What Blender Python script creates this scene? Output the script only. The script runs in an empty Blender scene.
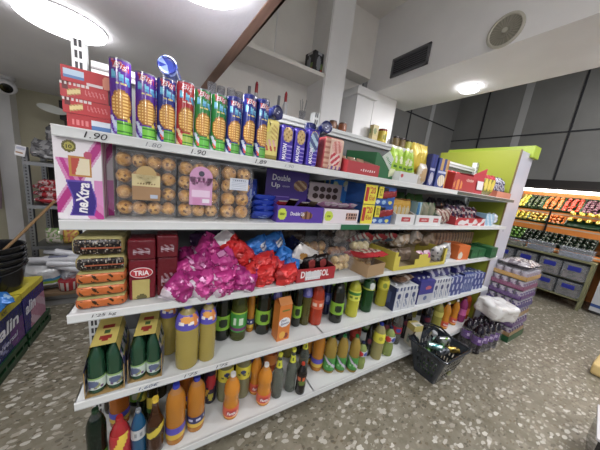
import bpy, bmesh, math, random
from mathutils import Vector, Matrix, noise
random.seed(7)
sc = bpy.context.scene
COL = sc.collection
PI = math.pi
Z=[None, 1.656, 1.355, 1.003, 0.617, 0.16]
BT=[
 ('darkgreen', 5, 0.042, 0.07, 0.036, 0.33, 'big dark green bottle at the left end of the bottom shelf'),
 ('orange_plain', 5, 0.093, 0.27, 0.044, 0.33, 'orange drink bottle behind the red and yellow bottle at the left end'),
 ('redyellow', 5, 0.128, 0.05, 0.038, 0.27, 'bottle in a red and yellow sleeve beside the dark green bottle'),
 ('blue', 5, 0.194, 0.055, 0.031, 0.27, 'blue bottle with silver label and grey cap on the bottom shelf'),
 ('amber', 5, 0.267, 0.05, 0.036, 0.31, 'brown drink bottle with yellow cap and slanted yellow label'),
 ('redcap', 5, 0.247, 0.19, 0.025, 0.33, 'bottle with a red-orange cap behind the yellow-capped brown bottle'),
 ('yellowgreen', 5, 0.198, 0.22, 0.025, 0.3, 'dark bottle with a yellow and green label behind the blue bottle'),
 ('orange_blue', 5, 0.356, 0.067, 0.046, 0.338, 'orange soda with violet-blue label and blue cap, nearer the left end'),
 ('orange_navy', 5, 0.456, 0.09, 0.046, 0.321, 'orange soda with navy and yellow label, right of the violet-labelled one'),
 ('orange_plain', 5, 0.413, 0.24, 0.041, 0.32, 'orange drink bottle behind the two blue-capped orange sodas'),
 ('redblack', 5, 0.547, 0.211, 0.035, 0.3, 'dark bottle with a red and yellow sleeve beside the lemon bottles'),
 ('lemon_label', 5, 0.635, 0.2, 0.052, 0.33, 'left of two pale lemon drinks with bright yellow label'),
 ('lemon_label', 5, 0.742, 0.18, 0.048, 0.33, 'right of two pale lemon drinks with bright yellow label'),
 ('fanta', 5, 0.647, 0.074, 0.054, 0.289, 'small-labelled orange soda with white cap in front of the lemon drinks'),
 ('fanta', 5, 0.854, 0.075, 0.051, 0.28, 'orange soda with white cap in front of the yellow-necked clear bottles'),
 ('fanta', 5, 0.809, 0.16, 0.036, 0.29, 'orange soda mostly hidden behind its white-capped neighbour'),
 ('orangetop', 5, 0.989, 0.3, 0.068, 0.33, 'bright orange-topped bottle at the back behind the white-capped orange soda'),
 ('soda', 5, 0.948, 0.08, 0.036, 0.32, 'first clear lemonade bottle with yellow neck, from the left'),
 ('soda', 5, 1.051, 0.085, 0.037, 0.32, 'second clear lemonade bottle with yellow neck, from the left'),
 ('soda', 5, 1.194, 0.16, 0.037, 0.32, 'third clear lemonade bottle with yellow neck, behind the small dark bottle'),
 ('smalldark', 5, 1.107, 0.036, 0.034, 0.23, 'small black drink bottle with red cap at the shelf edge'),
 ('orange_navy', 5, 1.284, 0.24, 0.031, 0.31, 'dim orange bottle behind the violet-labelled one near the green-capped row'),
 ('orange_blue', 5, 1.328, 0.17, 0.053, 0.33, 'orange soda with violet-blue label left of the green-capped row'),
 ('greenapple', 5, 1.405, 0.118, 0.049, 0.31, 'leftmost of three amber drinks with green label and green cap'),
 ('greenapple', 5, 1.495, 0.082, 0.041, 0.31, 'middle one of three amber drinks with green label and green cap'),
 ('greenapple', 5, 1.587, 0.043, 0.041, 0.31, 'rightmost of three amber drinks with green label and green cap'),
 ('palered', 5, 1.671, 0.029, 0.041, 0.226, 'short pale green drink with red label and dark cap right of the green-capped row'),
 ('redorange', 5, 1.851, 0.3, 0.054, 0.33, 'red-orange bottle at the back behind the green-capped row'),
 ('cola', 5, 1.83, 0.12, 0.028, 0.28, 'slim dark bottle between the short pale drink and the yellow-collared one'),
 ('yellowcollar', 5, 1.864, 0.068, 0.051, 0.33, 'pale drink with a yellow collar and blue cap'),
 ('cola', 5, 2.114, 0.2, 0.044, 0.32, 'dark cola bottle behind the red-labelled pale green drink'),
 ('palered', 5, 2.015, 0.06, 0.047, 0.27, 'pale green drink with red and blue label in front of the grey bottle'),
 ('greyclear', 5, 2.22, 0.14, 0.051, 0.33, 'grey clear bottle with a rounded shoulder and red label'),
 ('cola', 5, 2.386, 0.16, 0.048, 0.33, 'dark cola bottle right of the grey clear bottle'),
 ('cola', 5, 2.676, 0.13, 0.048, 0.32, 'black cola bottle directly behind the basket rim'),
 ('lemon_plain', 5, 2.885, 0.12, 0.049, 0.32, 'pale yellow drink behind the basket, left of the orange pair'),
 ('fanta', 5, 2.999, 0.09, 0.04, 0.31, 'left one of the orange pair behind the basket'),
 ('fanta', 5, 3.189, 0.09, 0.036, 0.31, 'right one of the orange pair behind the basket'),
 ('pink', 5, 3.368, 0.09, 0.042, 0.31, 'bright pink drink bottle behind the basket handle'),
 ('orangetop', 5, 3.636, 0.12, 0.048, 0.33, 'orange-topped bottle at the right end of the bottom shelf'),
 ('amber', 5, 4.2, 0.28, 0.044, 0.31, 'brownish drink bottle at the far right back of the bottom shelf'),
 ('lemon2', 4, 0.399, 0.033, 0.054, 0.329, 'large cloudy lemon bottle with blue label at the shelf front'),
 ('lemon2', 4, 0.48, 0.06, 0.04, 0.33, 'large cloudy lemon bottle with blue label, second from the front'),
 ('lemon2', 4, 0.321, 0.17, 0.038, 0.33, 'large cloudy lemon bottle behind, beside the yellow carrier packs'),
 ('limecola', 4, 0.591, 0.19, 0.045, 0.32, 'dark cola with lime label right of the large lemon bottles'),
 ('sevengreen', 4, 0.679, 0.157, 0.046, 0.31, 'olive bottle with bright green label and purple stripe'),
 ('orange_navy', 4, 0.762, 0.19, 0.024, 0.28, 'orange bottle with blue label between two lime-labelled bottles'),
 ('limecola', 4, 0.833, 0.159, 0.05, 0.33, 'dark cola with lime label left of the orange juice carton'),
 ('olive', 4, 0.92, 0.16, 0.029, 0.31, 'olive bottle with blue cap left of the orange juice carton'),
 ('limecola', 4, 1.067, 0.14, 0.03, 0.31, 'dark cola with lime label partly hidden by the orange juice carton'),
 ('olive', 4, 1.131, 0.138, 0.034, 0.31, 'olive bottle with blue label left of the red soda'),
 ('redsoda', 4, 1.208, 0.12, 0.045, 0.3, 'red-orange soda bottle with red label'),
 ('darkblue', 4, 1.351, 0.19, 0.03, 0.3, 'dark blue bottle behind between the red soda and lime-labelled cola'),
 ('limecola', 4, 1.368, 0.09, 0.049, 0.32, 'dark cola with lime label right of the red soda'),
 ('yellowsoda', 4, 1.538, 0.107, 0.051, 0.3, 'bright yellow-green soda with green and yellow label'),
 ('greensoda', 4, 1.702, 0.121, 0.053, 0.31, 'deep green soda bottle with white neck tag'),
 ('yellowlemon', 4, 1.905, 0.145, 0.055, 0.29, 'bright yellow soda left of the milk cartons'),
 ('darkblue', 4, 2.146, 0.24, 0.034, 0.28, 'dark blue bottle behind the bright yellow soda near the milk cartons'),
 ('greensoda', 4, 1.714, 0.24, 0.04, 0.31, 'deep green bottle at the back between the yellow sodas'),
]
TB=[
 ('violet', 0.166, 0.05, 'violet biscuit tube right beside the red wafer boxes', 0.033, 0.244),
 ('violet', 0.238, 0.05, 'violet biscuit tube left of the navy tube with a blue lid lying above', 0.034, 0.224),
 ('violet', 0.264, 0.14, 'violet biscuit tube half hidden behind the navy one', 0.019, 0.234),
 ('navy', 0.303, 0.05, 'navy biscuit tube between the violet and red tubes', 0.03, 0.226),
 ('red', 0.367, 0.05, 'red biscuit tube, the only red one on the top shelf', 0.033, 0.234),
 ('green', 0.423, 0.05, 'green biscuit tube beside the red tube', 0.028, 0.225),
 ('green', 0.487, 0.05, 'green biscuit tube beside the navy trio', 0.033, 0.219),
 ('navy', 0.555, 0.05, 'leftmost navy biscuit tube of the navy trio', 0.031, 0.217),
 ('navy', 0.621, 0.05, 'middle navy biscuit tube of the navy trio', 0.03, 0.25),
 ('navy', 0.679, 0.06, 'rightmost navy biscuit tube of the trio, next to the yellow packet', 0.03, 0.251),
]
BX={
 'wafer':(0.015, 0.134, 0.04, 0.185),
 'yellowpack':(0.683, 0.778, 0.03, 0.187),
 'maxon1':(0.781, 0.861, 0.03, 0.18),
 'maxon2':(0.857, 0.932, 0.03, 0.182),
 'maxon3':(0.933, 1.013, 0.03, 0.193),
 'pinkpack':(1.037, 1.195, 0.03, 0.177),
 'redtray':(1.197, 1.471, 0.01, 0.075),
 'greenbox':(1.256, 1.693, 0.06, 0.173),
 'limetray':(1.625, 1.892, 0.02, 0.076),
 'limebags':(1.625, 1.892, 0.1, 0.263),
 'yellowbag':(1.876, 2.069, 0.1, 0.315),
 'biscuitpack':(1.85, 1.991, 0.03, 0.173),
 'bluebox':(2.019, 2.161, 0.04, 0.274),
 'biscuitbox':(2.099, 2.262, 0.02, 0.238),
 'redtray2':(2.34, 2.768, 0.03, 0.181),
 'flapbox':(2.723, 3.007, 0.05, 0.306),
 'yellowred':(2.899, 3.21, 0.04, 0.224),
 'silver':(3.194, 3.575, 0.04, 0.263),
 'nextra':(-0.006, 0.114, 0.032, 0.282),
 'muffA':(0.139, 0.343, 0.03, 0.26),
 'muffB':(0.343, 0.511, 0.03, 0.251),
 'muffC':(0.511, 0.657, 0.03, 0.252),
 'bluepile':(0.668, 0.806, 0.03, 0.119),
 'bluestand':(0.691, 0.764, 0.16, 0.245),
 'dupback':(0.774, 1.035, 0.2, 0.276),
 'duptray':(0.793, 1.087, 0.02, 0.09),
 'pinkback':(1.049, 1.294, 0.22, 0.235),
 'pinktray':(1.081, 1.352, 0.02, 0.099),
 'bluebig':(1.2, 1.415, 0.1, 0.262),
 'signup':(1.338, 1.496, 0.03, 0.26),
 'signlow':(1.353, 1.497, 0.03, 0.12),
 'whitetray1':(1.696, 1.935, 0.02, 0.207),
 'whitetray2':(1.925, 2.274, 0.02, 0.204),
 'greenpack':(2.33, 2.554, 0.08, 0.184),
 'redbox':(2.427, 3.121, 0.03, 0.19),
 'lightblue':(3.162, 3.551, 0.03, 0.159),
 'cookA':(0.033, 0.179, 0.005, 0.013),
 'tria1':(0.172, 0.27, 0.03, 0.187),
 'tria2':(0.267, 0.345, 0.029, 0.186),
 'dulce':(0.949, 1.222, 0.01, 0.067),
 'brownbox':(1.448, 1.818, -0.05, 0.15),
 'yellowtray':(1.669, 2.541, -0.01, 0.186),
 'orangepack':(2.82, 3.141, 0.03, 0.149),
 'whitepack':(2.566, 2.851, 0.01, 0.135),
 'greenboxes':(3.111, 3.697, 0.03, 0.111),
 'loaf':(2.639, 3.765, 0.16, 0.26),
 'perrA':(0.029, 0.149, -0.008, 0.259),
 'perrB':(0.171, 0.298, 0.011, 0.229),
 'juice':(0.868, 0.97, 0.031, 0.267),
 'milk1':(1.983, 2.307, 0.042, 0.25),
 'bluecarton':(2.261, 2.565, 0.025, 0.265),
 'milk2':(2.456, 2.898, -0.001, 0.301),
 'bluebox4':(2.809, 3.414, -0.006, 0.329),
 'palecarton':(2.269, 2.44, 0.1, 0.199),
}
PT={
 'mag':[(0.499, 0.15, 1.191), (0.462, 0.1, 1.121), (0.56, 0.09, 1.128), (0.397, 0.1, 1.096), (0.417, 0.07, 1.051), (0.492, 0.06, 1.052), (0.588, 0.06, 1.051), (0.362, 0.03, 0.998), (0.464, 0.03, 0.987), (0.547, 0.03, 0.979), (0.651, 0.03, 0.991)],
 'red':[(0.59, 0.14, 1.213), (0.653, 0.12, 1.155), (0.769, 0.1, 1.102), (0.712, 0.07, 1.05), (0.765, 0.05, 1.012), (0.842, 0.09, 1.058), (0.896, 0.03, 1.011), (0.672, 0.05, 0.989)],
 'blue':[(0.748, 0.16, 1.178), (0.844, 0.16, 1.199), (0.9, 0.12, 1.116), (0.935, 0.07, 1.063)],
 'lids':[(0.31, 0.09, 1.942), (0.606, 0.13, 1.912), (0.673, 0.13, 1.925), (0.768, 0.1, 1.889), (1.018, 0.12, 1.895), (1.081, 0.1, 1.885)],
 'white':[(1.056, 0.12, 1.099)],
 'past':[(1.184, 0.22, 1.119), (1.394, 0.22, 1.132), (1.334, 0.1, 1.043), (1.55, 0.16, 1.121), (1.533, 0.09, 0.992), (1.527, 0.3, 1.192)],
 'packs':[(1.747, 0.15, 1.157), (1.647, -0.02, 1.088), (2.167, 0.16, 1.157), (2.529, 0.2, 1.185), (2.435, 0.1, 1.08), (2.493, 0.3, 1.261)],
}
CAM_M=[[0.865898, -0.009664, -0.500128], [-0.485431, 0.225094, -0.844801], [0.120739, 0.974289, 0.190217]]
CAM_C=[0.3163, -1.028, 1.5769]
F_PX=226.699

# ------------------------------------------------------------------ colour + materials
_pc = {}
def P(h):
    if isinstance(h, tuple): return h
    if h not in _pc:
        o = []
        for s in (16, 8, 0):
            c = ((h >> s) & 255) / 255
            o.append(c / 12.92 if c <= .04045 else ((c + .055) / 1.055) ** 2.4)
        g = .3 * o[0] + .59 * o[1] + .11 * o[2]                     # printed goods are a little duller than pure inks
        o = [(.90 * c + .10 * g) * .86 for c in o]
        _pc[h] = (o[0], o[1], o[2], 1.0)
    return _pc[h]

MATS = {}
def new_mat(name):
    m = bpy.data.materials.new(name); m.use_nodes = True
    nt = m.node_tree
    b = next(n for n in nt.nodes if n.type == 'BSDF_PRINCIPLED')
    MATS[name] = m
    return m, nt, b
def setp(b, **k):
    for n, v in k.items():
        n = n.replace('_', ' ')
        if n in b.inputs: b.inputs[n].default_value = v
def col_mat(name, bump=0, bscale=60, **k):
    m, nt, b = new_mat(name)
    a = nt.nodes.new('ShaderNodeAttribute'); a.attribute_name = 'Col'
    nt.links.new(a.outputs['Color'], b.inputs['Base Color'])
    setp(b, **k)
    if bump:
        t = nt.nodes.new('ShaderNodeTexCoord'); n = nt.nodes.new('ShaderNodeTexNoise')
        n.inputs['Scale'].default_value = bscale; n.inputs['Detail'].default_value = 3
        bp = nt.nodes.new('ShaderNodeBump'); bp.inputs['Strength'].default_value = bump; bp.inputs['Distance'].default_value = .01
        nt.links.new(t.outputs['Object'], n.inputs['Vector']); nt.links.new(n.outputs['Fac'], bp.inputs['Height'])
        nt.links.new(bp.outputs['Normal'], b.inputs['Normal'])
    return m
col_mat('print', Roughness=.42)
col_mat('gloss', Roughness=.18, Coat_Weight=.25)
col_mat('foil', bump=.5, bscale=45, Roughness=.24, Metallic=.12)
col_mat('matte', bump=.1, bscale=200, Roughness=.8)
col_mat('metal', Roughness=.3, Metallic=.8)
col_mat('liquid', Roughness=.05, Transmission_Weight=.42, IOR=1.25, Coat_Weight=.4, Coat_Roughness=.05)
col_mat('clear', Roughness=.08, Transmission_Weight=.75, IOR=1.2)
col_mat('baked', bump=.6, bscale=120, Roughness=.6)
col_mat('paint', bump=.06, bscale=300, Roughness=.38)
def film(name, fac, tint=(1, 1, 1, 1), bump=.6, rough=.12, bscale=40, var=1):
    m, nt, b = new_mat(name)
    nt.nodes.remove(b)
    out = next(n for n in nt.nodes if n.type == 'OUTPUT_MATERIAL')
    tr = nt.nodes.new('ShaderNodeBsdfTransparent'); tr.inputs[0].default_value = tint
    gl = nt.nodes.new('ShaderNodeBsdfPrincipled'); setp(gl, Base_Color=(.85, .85, .86, 1), Roughness=rough)
    t = nt.nodes.new('ShaderNodeTexCoord'); n = nt.nodes.new('ShaderNodeTexNoise'); n.inputs['Scale'].default_value = bscale
    bp = nt.nodes.new('ShaderNodeBump'); bp.inputs['Strength'].default_value = bump; bp.inputs['Distance'].default_value = .01
    fr = nt.nodes.new('ShaderNodeMapRange'); fr.inputs['From Min'].default_value = .35; fr.inputs['From Max'].default_value = .75
    fr.inputs['To Min'].default_value = fac * (1 - .65 * var); fr.inputs['To Max'].default_value = fac * (1 + var)
    mx = nt.nodes.new('ShaderNodeMixShader')
    L = nt.links.new
    L(t.outputs['Object'], n.inputs['Vector']); L(n.outputs['Fac'], bp.inputs['Height']); L(bp.outputs['Normal'], gl.inputs['Normal'])
    L(n.outputs['Fac'], fr.inputs['Value']); L(fr.outputs['Result'], mx.inputs[0])
    L(tr.outputs[0], mx.inputs[1]); L(gl.outputs[0], mx.inputs[2]); L(mx.outputs[0], out.inputs['Surface'])
film('film', .085, rough=.08, bump=.9); film('shrink', .10, bump=.9); film('plastic_clear', .22, (.86, .89, .93, 1), bump=.02, rough=.25, bscale=3, var=.2)
def plaster(name, c1, c2, scale=3, rough=.75):
    m, nt, b = new_mat(name)
    t = nt.nodes.new('ShaderNodeTexCoord'); n = nt.nodes.new('ShaderNodeTexNoise'); n.inputs['Scale'].default_value = scale; n.inputs['Detail'].default_value = 6
    r = nt.nodes.new('ShaderNodeValToRGB'); r.color_ramp.elements[0].color = P(c1); r.color_ramp.elements[1].color = P(c2)
    r.color_ramp.elements[0].position = .3; r.color_ramp.elements[1].position = .7
    bp = nt.nodes.new('ShaderNodeBump'); bp.inputs['Strength'].default_value = .12; bp.inputs['Distance'].default_value = .01
    n2 = nt.nodes.new('ShaderNodeTexNoise'); n2.inputs['Scale'].default_value = 60
    L = nt.links.new
    L(t.outputs['Object'], n.inputs['Vector']); L(t.outputs['Object'], n2.inputs['Vector']); L(n.outputs['Fac'], r.inputs[0]); L(r.outputs[0], b.inputs['Base Color'])
    L(n2.outputs['Fac'], bp.inputs['Height']); L(bp.outputs['Normal'], b.inputs['Normal'])
    b.inputs['Roughness'].default_value = rough
plaster('wall_white', 0xF4F4F4, 0xFCFCFC); plaster('soffit_white', 0xF6F5FA, 0xFDFCFF, rough=.45)
plaster('wall_beige', 0xC9C3A6, 0xD5CFB2); plaster('wall_grey', 0x8C8C88, 0x989894, 1.5); plaster('wall_cream', 0xF0ECE4, 0xFAF6EE)
def wood(name, c1, c2, sc_=(2, 30, 30)):
    m, nt, b = new_mat(name)
    t = nt.nodes.new('ShaderNodeTexCoord'); mp = nt.nodes.new('ShaderNodeMapping'); mp.inputs['Scale'].default_value = sc_
    n = nt.nodes.new('ShaderNodeTexNoise'); n.inputs['Scale'].default_value = 2; n.inputs['Detail'].default_value = 5
    r = nt.nodes.new('ShaderNodeValToRGB'); r.color_ramp.elements[0].color = P(c1); r.color_ramp.elements[1].color = P(c2)
    L = nt.links.new
    L(t.outputs['Object'], mp.inputs[0]); L(mp.outputs[0], n.inputs['Vector']); L(n.outputs['Fac'], r.inputs[0]); L(r.outputs[0], b.inputs['Base Color'])
    b.inputs['Roughness'].default_value = .6
wood('wood_brown', 0x8A6450, 0xA67E66, (30, 2, 30)); wood('wood_board', 0x7A6248, 0x9A8060)
def emis(name, c, s):
    m, nt, b = new_mat(name)
    setp(b, Base_Color=(.9, .9, .9, 1)); b.inputs['Emission Color'].default_value = c; b.inputs['Emission Strength'].default_value = s
emis('lamp_glow', (1, .98, 1, 1), 12); emis('fill_glow', (1, .95, .86, 1), 7); emis('strip_glow', (1, .96, .9, 1), 4)
def terrazzo():
    m, nt, b = new_mat('terrazzo')
    L = nt.links.new; N = nt.nodes.new
    t = N('ShaderNodeTexCoord')
    w = N('ShaderNodeTexNoise'); w.inputs['Scale'].default_value = 30; w.inputs['Detail'].default_value = 2
    ad = N('ShaderNodeMixRGB'); ad.blend_type = 'LINEAR_LIGHT'; ad.inputs[0].default_value = .016
    L(t.outputs['Object'], w.inputs['Vector']); L(t.outputs['Object'], ad.inputs[1]); L(w.outputs['Color'], ad.inputs[2])
    gr = N('ShaderNodeTexNoise'); gr.inputs['Scale'].default_value = 9; gr.inputs['Detail'].default_value = 5; gr.inputs['Roughness'].default_value = .7
    L(t.outputs['Object'], gr.inputs['Vector'])
    base = N('ShaderNodeValToRGB'); e = base.color_ramp.elements
    e[0].position = .3; e[0].color = P(0x68624F); e[1].position = .72; e[1].color = P(0x8F8977)
    L(gr.outputs['Fac'], base.inputs[0])
    prev = base.outputs[0]
    for k, (s, th, dm, cols) in enumerate(((36, .5, .42, (0x5C5648, 0x7E7868, 0x6C5F49, 0x989384)), (22, .48, .43, (0xAAA598, 0x8F8876, 0xB8B4A8, 0x665F50)), (14.5, .46, .35, (0xB4B0A4, 0x8A8270, 0xC6C3B8, 0xA09A8B)))):
        mp = N('ShaderNodeMapping'); mp.inputs['Location'].default_value = (k * 3.1, k * 1.7, 0); mp.inputs['Rotation'].default_value = (0, 0, .6 * k); mp.inputs['Scale'].default_value = (1, 1.8, 1)
        L(ad.outputs[0], mp.inputs[0])
        v = N('ShaderNodeTexVoronoi'); v.inputs['Scale'].default_value = s; L(mp.outputs[0], v.inputs['Vector'])
        sp = N('ShaderNodeSeparateColor'); L(v.outputs['Color'], sp.inputs[0])
        c1 = N('ShaderNodeMath'); c1.operation = 'LESS_THAN'; c1.inputs[1].default_value = th; L(sp.outputs[0], c1.inputs[0])
        c2 = N('ShaderNodeMath'); c2.operation = 'LESS_THAN'; c2.inputs[1].default_value = dm; L(v.outputs['Distance'], c2.inputs[0])
        mu = N('ShaderNodeMath'); mu.operation = 'MULTIPLY'; L(c1.outputs[0], mu.inputs[0]); L(c2.outputs[0], mu.inputs[1])
        r = N('ShaderNodeValToRGB'); r.color_ramp.interpolation = 'CONSTANT'
        while len(r.color_ramp.elements) < 4: r.color_ramp.elements.new(.5)
        for i in range(4): r.color_ramp.elements[i].position = i * .25; r.color_ramp.elements[i].color = P(cols[i])
        L(sp.outputs[1], r.inputs[0])
        mx = N('ShaderNodeMixRGB'); L(mu.outputs[0], mx.inputs[0]); L(prev, mx.inputs[1]); L(r.outputs[0], mx.inputs[2])
        prev = mx.outputs[0]
    L(prev, b.inputs['Base Color'])
    b.inputs['Roughness'].default_value = .38
terrazzo()

# ------------------------------------------------------------------ object helpers
def mesh(bm, smooth=False):
    me = bpy.data.meshes.new('mesh'); bm.to_mesh(me); bm.free()
    if any(p.use_smooth for p in me.polygons): me.set_sharp_from_angle(angle=.75)
    if smooth: me.polygons.foreach_set('use_smooth', [True] * len(me.polygons))
    return me
def obj(name, me, mat=None, parent=None, loc=(0, 0, 0), rot=(0, 0, 0)):
    if isinstance(me, bmesh.types.BMesh): me = mesh(me)
    me.name = name
    o = bpy.data.objects.new(name, me); COL.objects.link(o)
    o.location = loc; o.rotation_euler = rot
    if mat and not me.materials: me.materials.append(MATS[mat])
    if parent: o.parent = parent
    return o
def tag(o, label, cat, group=None):
    o['label'] = label; o['category'] = cat
    if group: o['group'] = group
    return o
def thing(name, label, cat, loc=(0, 0, 0), rz=0, group=None):
    o = bpy.data.objects.new(name, None); COL.objects.link(o); o.empty_display_size = .02
    o.location = loc; o.rotation_euler = rz if isinstance(rz, tuple) else (0, 0, rz)
    return tag(o, label, cat, group)
def struct(o): o['kind'] = 'structure'; return o

def LY(bm): return bm.loops.layers.float_color.get('Col') or bm.loops.layers.float_color.new('Col')
def paintf(f, ly, c):
    c = P(c)
    for l in f.loops: l[ly] = c
def quad(bm, ly, pts, c):
    f = bm.faces.new([bm.verts.new(p) for p in pts]); paintf(f, ly, c); return f
def addbox(bm, x0, x1, y0, y1, z0, z1, c=0xFFFFFF, M=None):
    ly = LY(bm)
    v = [Vector((x, y, z)) for z in (z0, z1) for y in (y0, y1) for x in (x0, x1)]
    if M: v = [M @ p for p in v]
    v = [bm.verts.new(p) for p in v]
    for q in ((0, 1, 5, 4), (2, 6, 7, 3), (0, 4, 6, 2), (1, 3, 7, 5), (4, 5, 7, 6), (0, 2, 3, 1)):
        paintf(bm.faces.new([v[i] for i in q]), ly, c)
def boxes(*bs):
    bm = bmesh.new()
    for b in bs: addbox(bm, *b)
    return bm
def cbox(w, d, h, c=0xFFFFFF, bev=0):
    bm = boxes((-w / 2, w / 2, -d / 2, d / 2, 0, h, c))
    if bev: bmesh.ops.bevel(bm, geom=bm.edges[:], offset=bev, segments=2, affect='EDGES')
    return bm
def gbox(w, d, h, fn, n=(16, 4, 16), bulge=0):
    """box with base centre at the origin, front facing -y; every face is a grid printed by fn(face,u,v)"""
    bm = bmesh.new(); ly = LY(bm)
    nx, ny, nz = n
    def bl(u, v): return bulge * math.sin(PI * u) ** .6 * math.sin(PI * v) ** .6 if bulge else 0
    F = {'F': (nx, nz, lambda u, v: (w * (u - .5), -d / 2 - bl(u, v), h * v)), 'B': (4, 4, lambda u, v: (w * (.5 - u), d / 2, h * v)),
         'R': (ny, nz, lambda u, v: (w / 2, d * (u - .5), h * v)), 'L': (ny, nz, lambda u, v: (-w / 2, d * (.5 - u), h * v)),
         'T': (nx, ny, lambda u, v: (w * (u - .5), d * (v - .5), h)), 'D': (1, 1, lambda u, v: (w * (u - .5), d * (.5 - v), 0))}
    for k, (a, b, f) in F.items():
        g = [[bm.verts.new(f(i / a, j / b)) for j in range(b + 1)] for i in range(a + 1)]
        for i in range(a):
            for j in range(b):
                paintf(bm.faces.new((g[i][j], g[i + 1][j], g[i + 1][j + 1], g[i][j + 1])), ly, fn(k, (i + .5) / a, (j + .5) / b))
    bmesh.ops.remove_doubles(bm, verts=bm.verts, dist=1e-5)
    return bm
def lathe(prof, fn=0xFFFFFF, seg=20, cap=True, sub=1):
    """prof: (r,z) list; fn: colour or fn(angle from the front, z)"""
    bm = bmesh.new(); ly = LY(bm)
    pr = []
    for i in range(len(prof) - 1):
        for s in range(sub): t = s / sub; pr.append((prof[i][0] * (1 - t) + prof[i + 1][0] * t, prof[i][1] * (1 - t) + prof[i + 1][1] * t))
    pr.append(prof[-1])
    cf = fn if callable(fn) else (lambda a, z: fn)
    rings = []
    for r, z in pr:
        rings.append([bm.verts.new((r * math.sin(2 * PI * k / seg), -r * math.cos(2 * PI * k / seg), z)) for k in range(seg)])
    for i in range(len(rings) - 1):
        z = (pr[i][1] + pr[i + 1][1]) / 2
        for k in range(seg):
            a = (k + .5) / seg * 2 * PI
            if a > PI: a -= 2 * PI
            f = bm.faces.new((rings[i][k], rings[i][(k + 1) % seg], rings[i + 1][(k + 1) % seg], rings[i + 1][k])); f.smooth = True
            paintf(f, ly, cf(a, z))
    if cap:
        if pr[0][0] > 1e-4: paintf(bm.faces.new(rings[0][::-1]), ly, cf(0, pr[0][1]))
        if pr[-1][0] > 1e-4: paintf(bm.faces.new(rings[-1]), ly, cf(0, pr[-1][1]))
    bmesh.ops.remove_doubles(bm, verts=bm.verts, dist=1e-6)
    return bm
def tube(bm, pts, r, c=0xFFFFFF, seg=8):
    ly = LY(bm); pts = [Vector(p) for p in pts]; rings = []
    for i, p in enumerate(pts):
        t = (pts[min(i + 1, len(pts) - 1)] - pts[max(i - 1, 0)]).normalized()
        a = t.orthogonal().normalized(); 
        if abs(t.z) < .95: a = t.cross(Vector((0, 0, 1))).normalized()
        b = t.cross(a)
        rr = r[i] if isinstance(r, (list, tuple)) else r
        rings.append([bm.verts.new(p + rr * (a * math.cos(2 * PI * k / seg) + b * math.sin(2 * PI * k / seg))) for k in range(seg)])
    for i in range(len(rings) - 1):
        for k in range(seg):
            f = bm.faces.new((rings[i][k], rings[i][(k + 1) % seg], rings[i + 1][(k + 1) % seg], rings[i + 1][k])); f.smooth = True; paintf(f, ly, c)
    paintf(bm.faces.new(rings[0][::-1]), ly, c); paintf(bm.faces.new(rings[-1]), ly, c)
def ball(rx, ry, rz, fn=0xFFFFFF, seg=14, rings=9, amp=0, fq=3, seed=0, flat=0):
    bm = bmesh.new(); ly = LY(bm)
    bmesh.ops.create_uvsphere(bm, u_segments=seg, v_segments=rings, radius=1)
    s = Vector((seed * 3.7, seed * 1.3, seed))
    for v in bm.verts:
        k = 1 + amp * noise.noise(v.co * fq + s)
        v.co *= k
        if flat and v.co.z < -flat: v.co.z = -flat
        v.co.x *= rx; v.co.y *= ry; v.co.z *= rz
    cf = fn if callable(fn) else (lambda p: fn)
    for f in bm.faces: f.smooth = True; paintf(f, ly, cf(f.calc_center_median()))
    return bm
def rounded(bm, w, d, h, r):
    """round every edge and corner of a gridded box"""
    ix, iy, iz = w / 2 - r, d / 2 - r, h / 2 - r
    for v in bm.verts:
        p = v.co - Vector((0, 0, h / 2))
        q = Vector((max(-ix, min(ix, p.x)), max(-iy, min(iy, p.y)), max(-iz, min(iz, p.z))))
        e = p - q
        if e.length > 1e-6: v.co = q + e.normalized() * min(r, e.length) + Vector((0, 0, h / 2))
    for f in bm.faces: f.smooth = True
    return bm
def pillow(w, d, h, fn=0xFFFFFF, nu=18, nv=18, amp=.15, seed=0, crimp=.12, fq=2.2):
    """flow-packed bag: width x, thickness y, height z, centred at the origin, crimped flat at the z ends"""
    bm = bmesh.new(); ly = LY(bm)
    cf = fn if callable(fn) else (lambda side, u, v: fn)
    s = Vector((seed * 5.1, seed * 2.3, seed * 7.7)); G = []
    for side in (-1, 1):
        g = []
        for i in range(nu + 1):
            row = []
            for j in range(nv + 1):
                u = i / nu * 2 - 1; v = j / nv * 2 - 1
                vv = min(1, max(0, (1 - abs(v)) - crimp) / (1 - crimp))
                t = (max(0, 1 - abs(u) ** 3)) ** .5 * min(1, vv * 2.2) ** .55
                p = Vector((u * w / 2 * (1 - .10 * (1 - min(1, vv * 3))), 0, v * h / 2))
                q = Vector((u, side * .6 * t, v)) * fq + s
                n = noise.noise(q) + .5 * noise.noise(q * 2.3)
                n2 = noise.noise(q * 1.3 + Vector((9, 9, 9)))
                p.y = side * d / 2 * t * (1 + amp * 1.6 * n) + (1 - t) * amp * .25 * d * noise.noise(Vector((u * 3, v * 2, seed)))
                p.x *= 1 + amp * .35 * n2; p.z *= 1 + amp * .35 * noise.noise(q + Vector((4, 1, 2)))
                row.append(bm.verts.new(p))
            g.append(row)
        G.append(g)
        for i in range(nu):
            for j in range(nv):
                q = (g[i][j], g[i + 1][j], g[i + 1][j + 1], g[i][j + 1])
                f = bm.faces.new(q if side < 0 else q[::-1]); f.smooth = True
                paintf(f, ly, cf(side, (i + .5) / nu, (j + .5) / nv))
    bmesh.ops.remove_doubles(bm, verts=bm.verts, dist=1e-5)
    return bm

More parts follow.
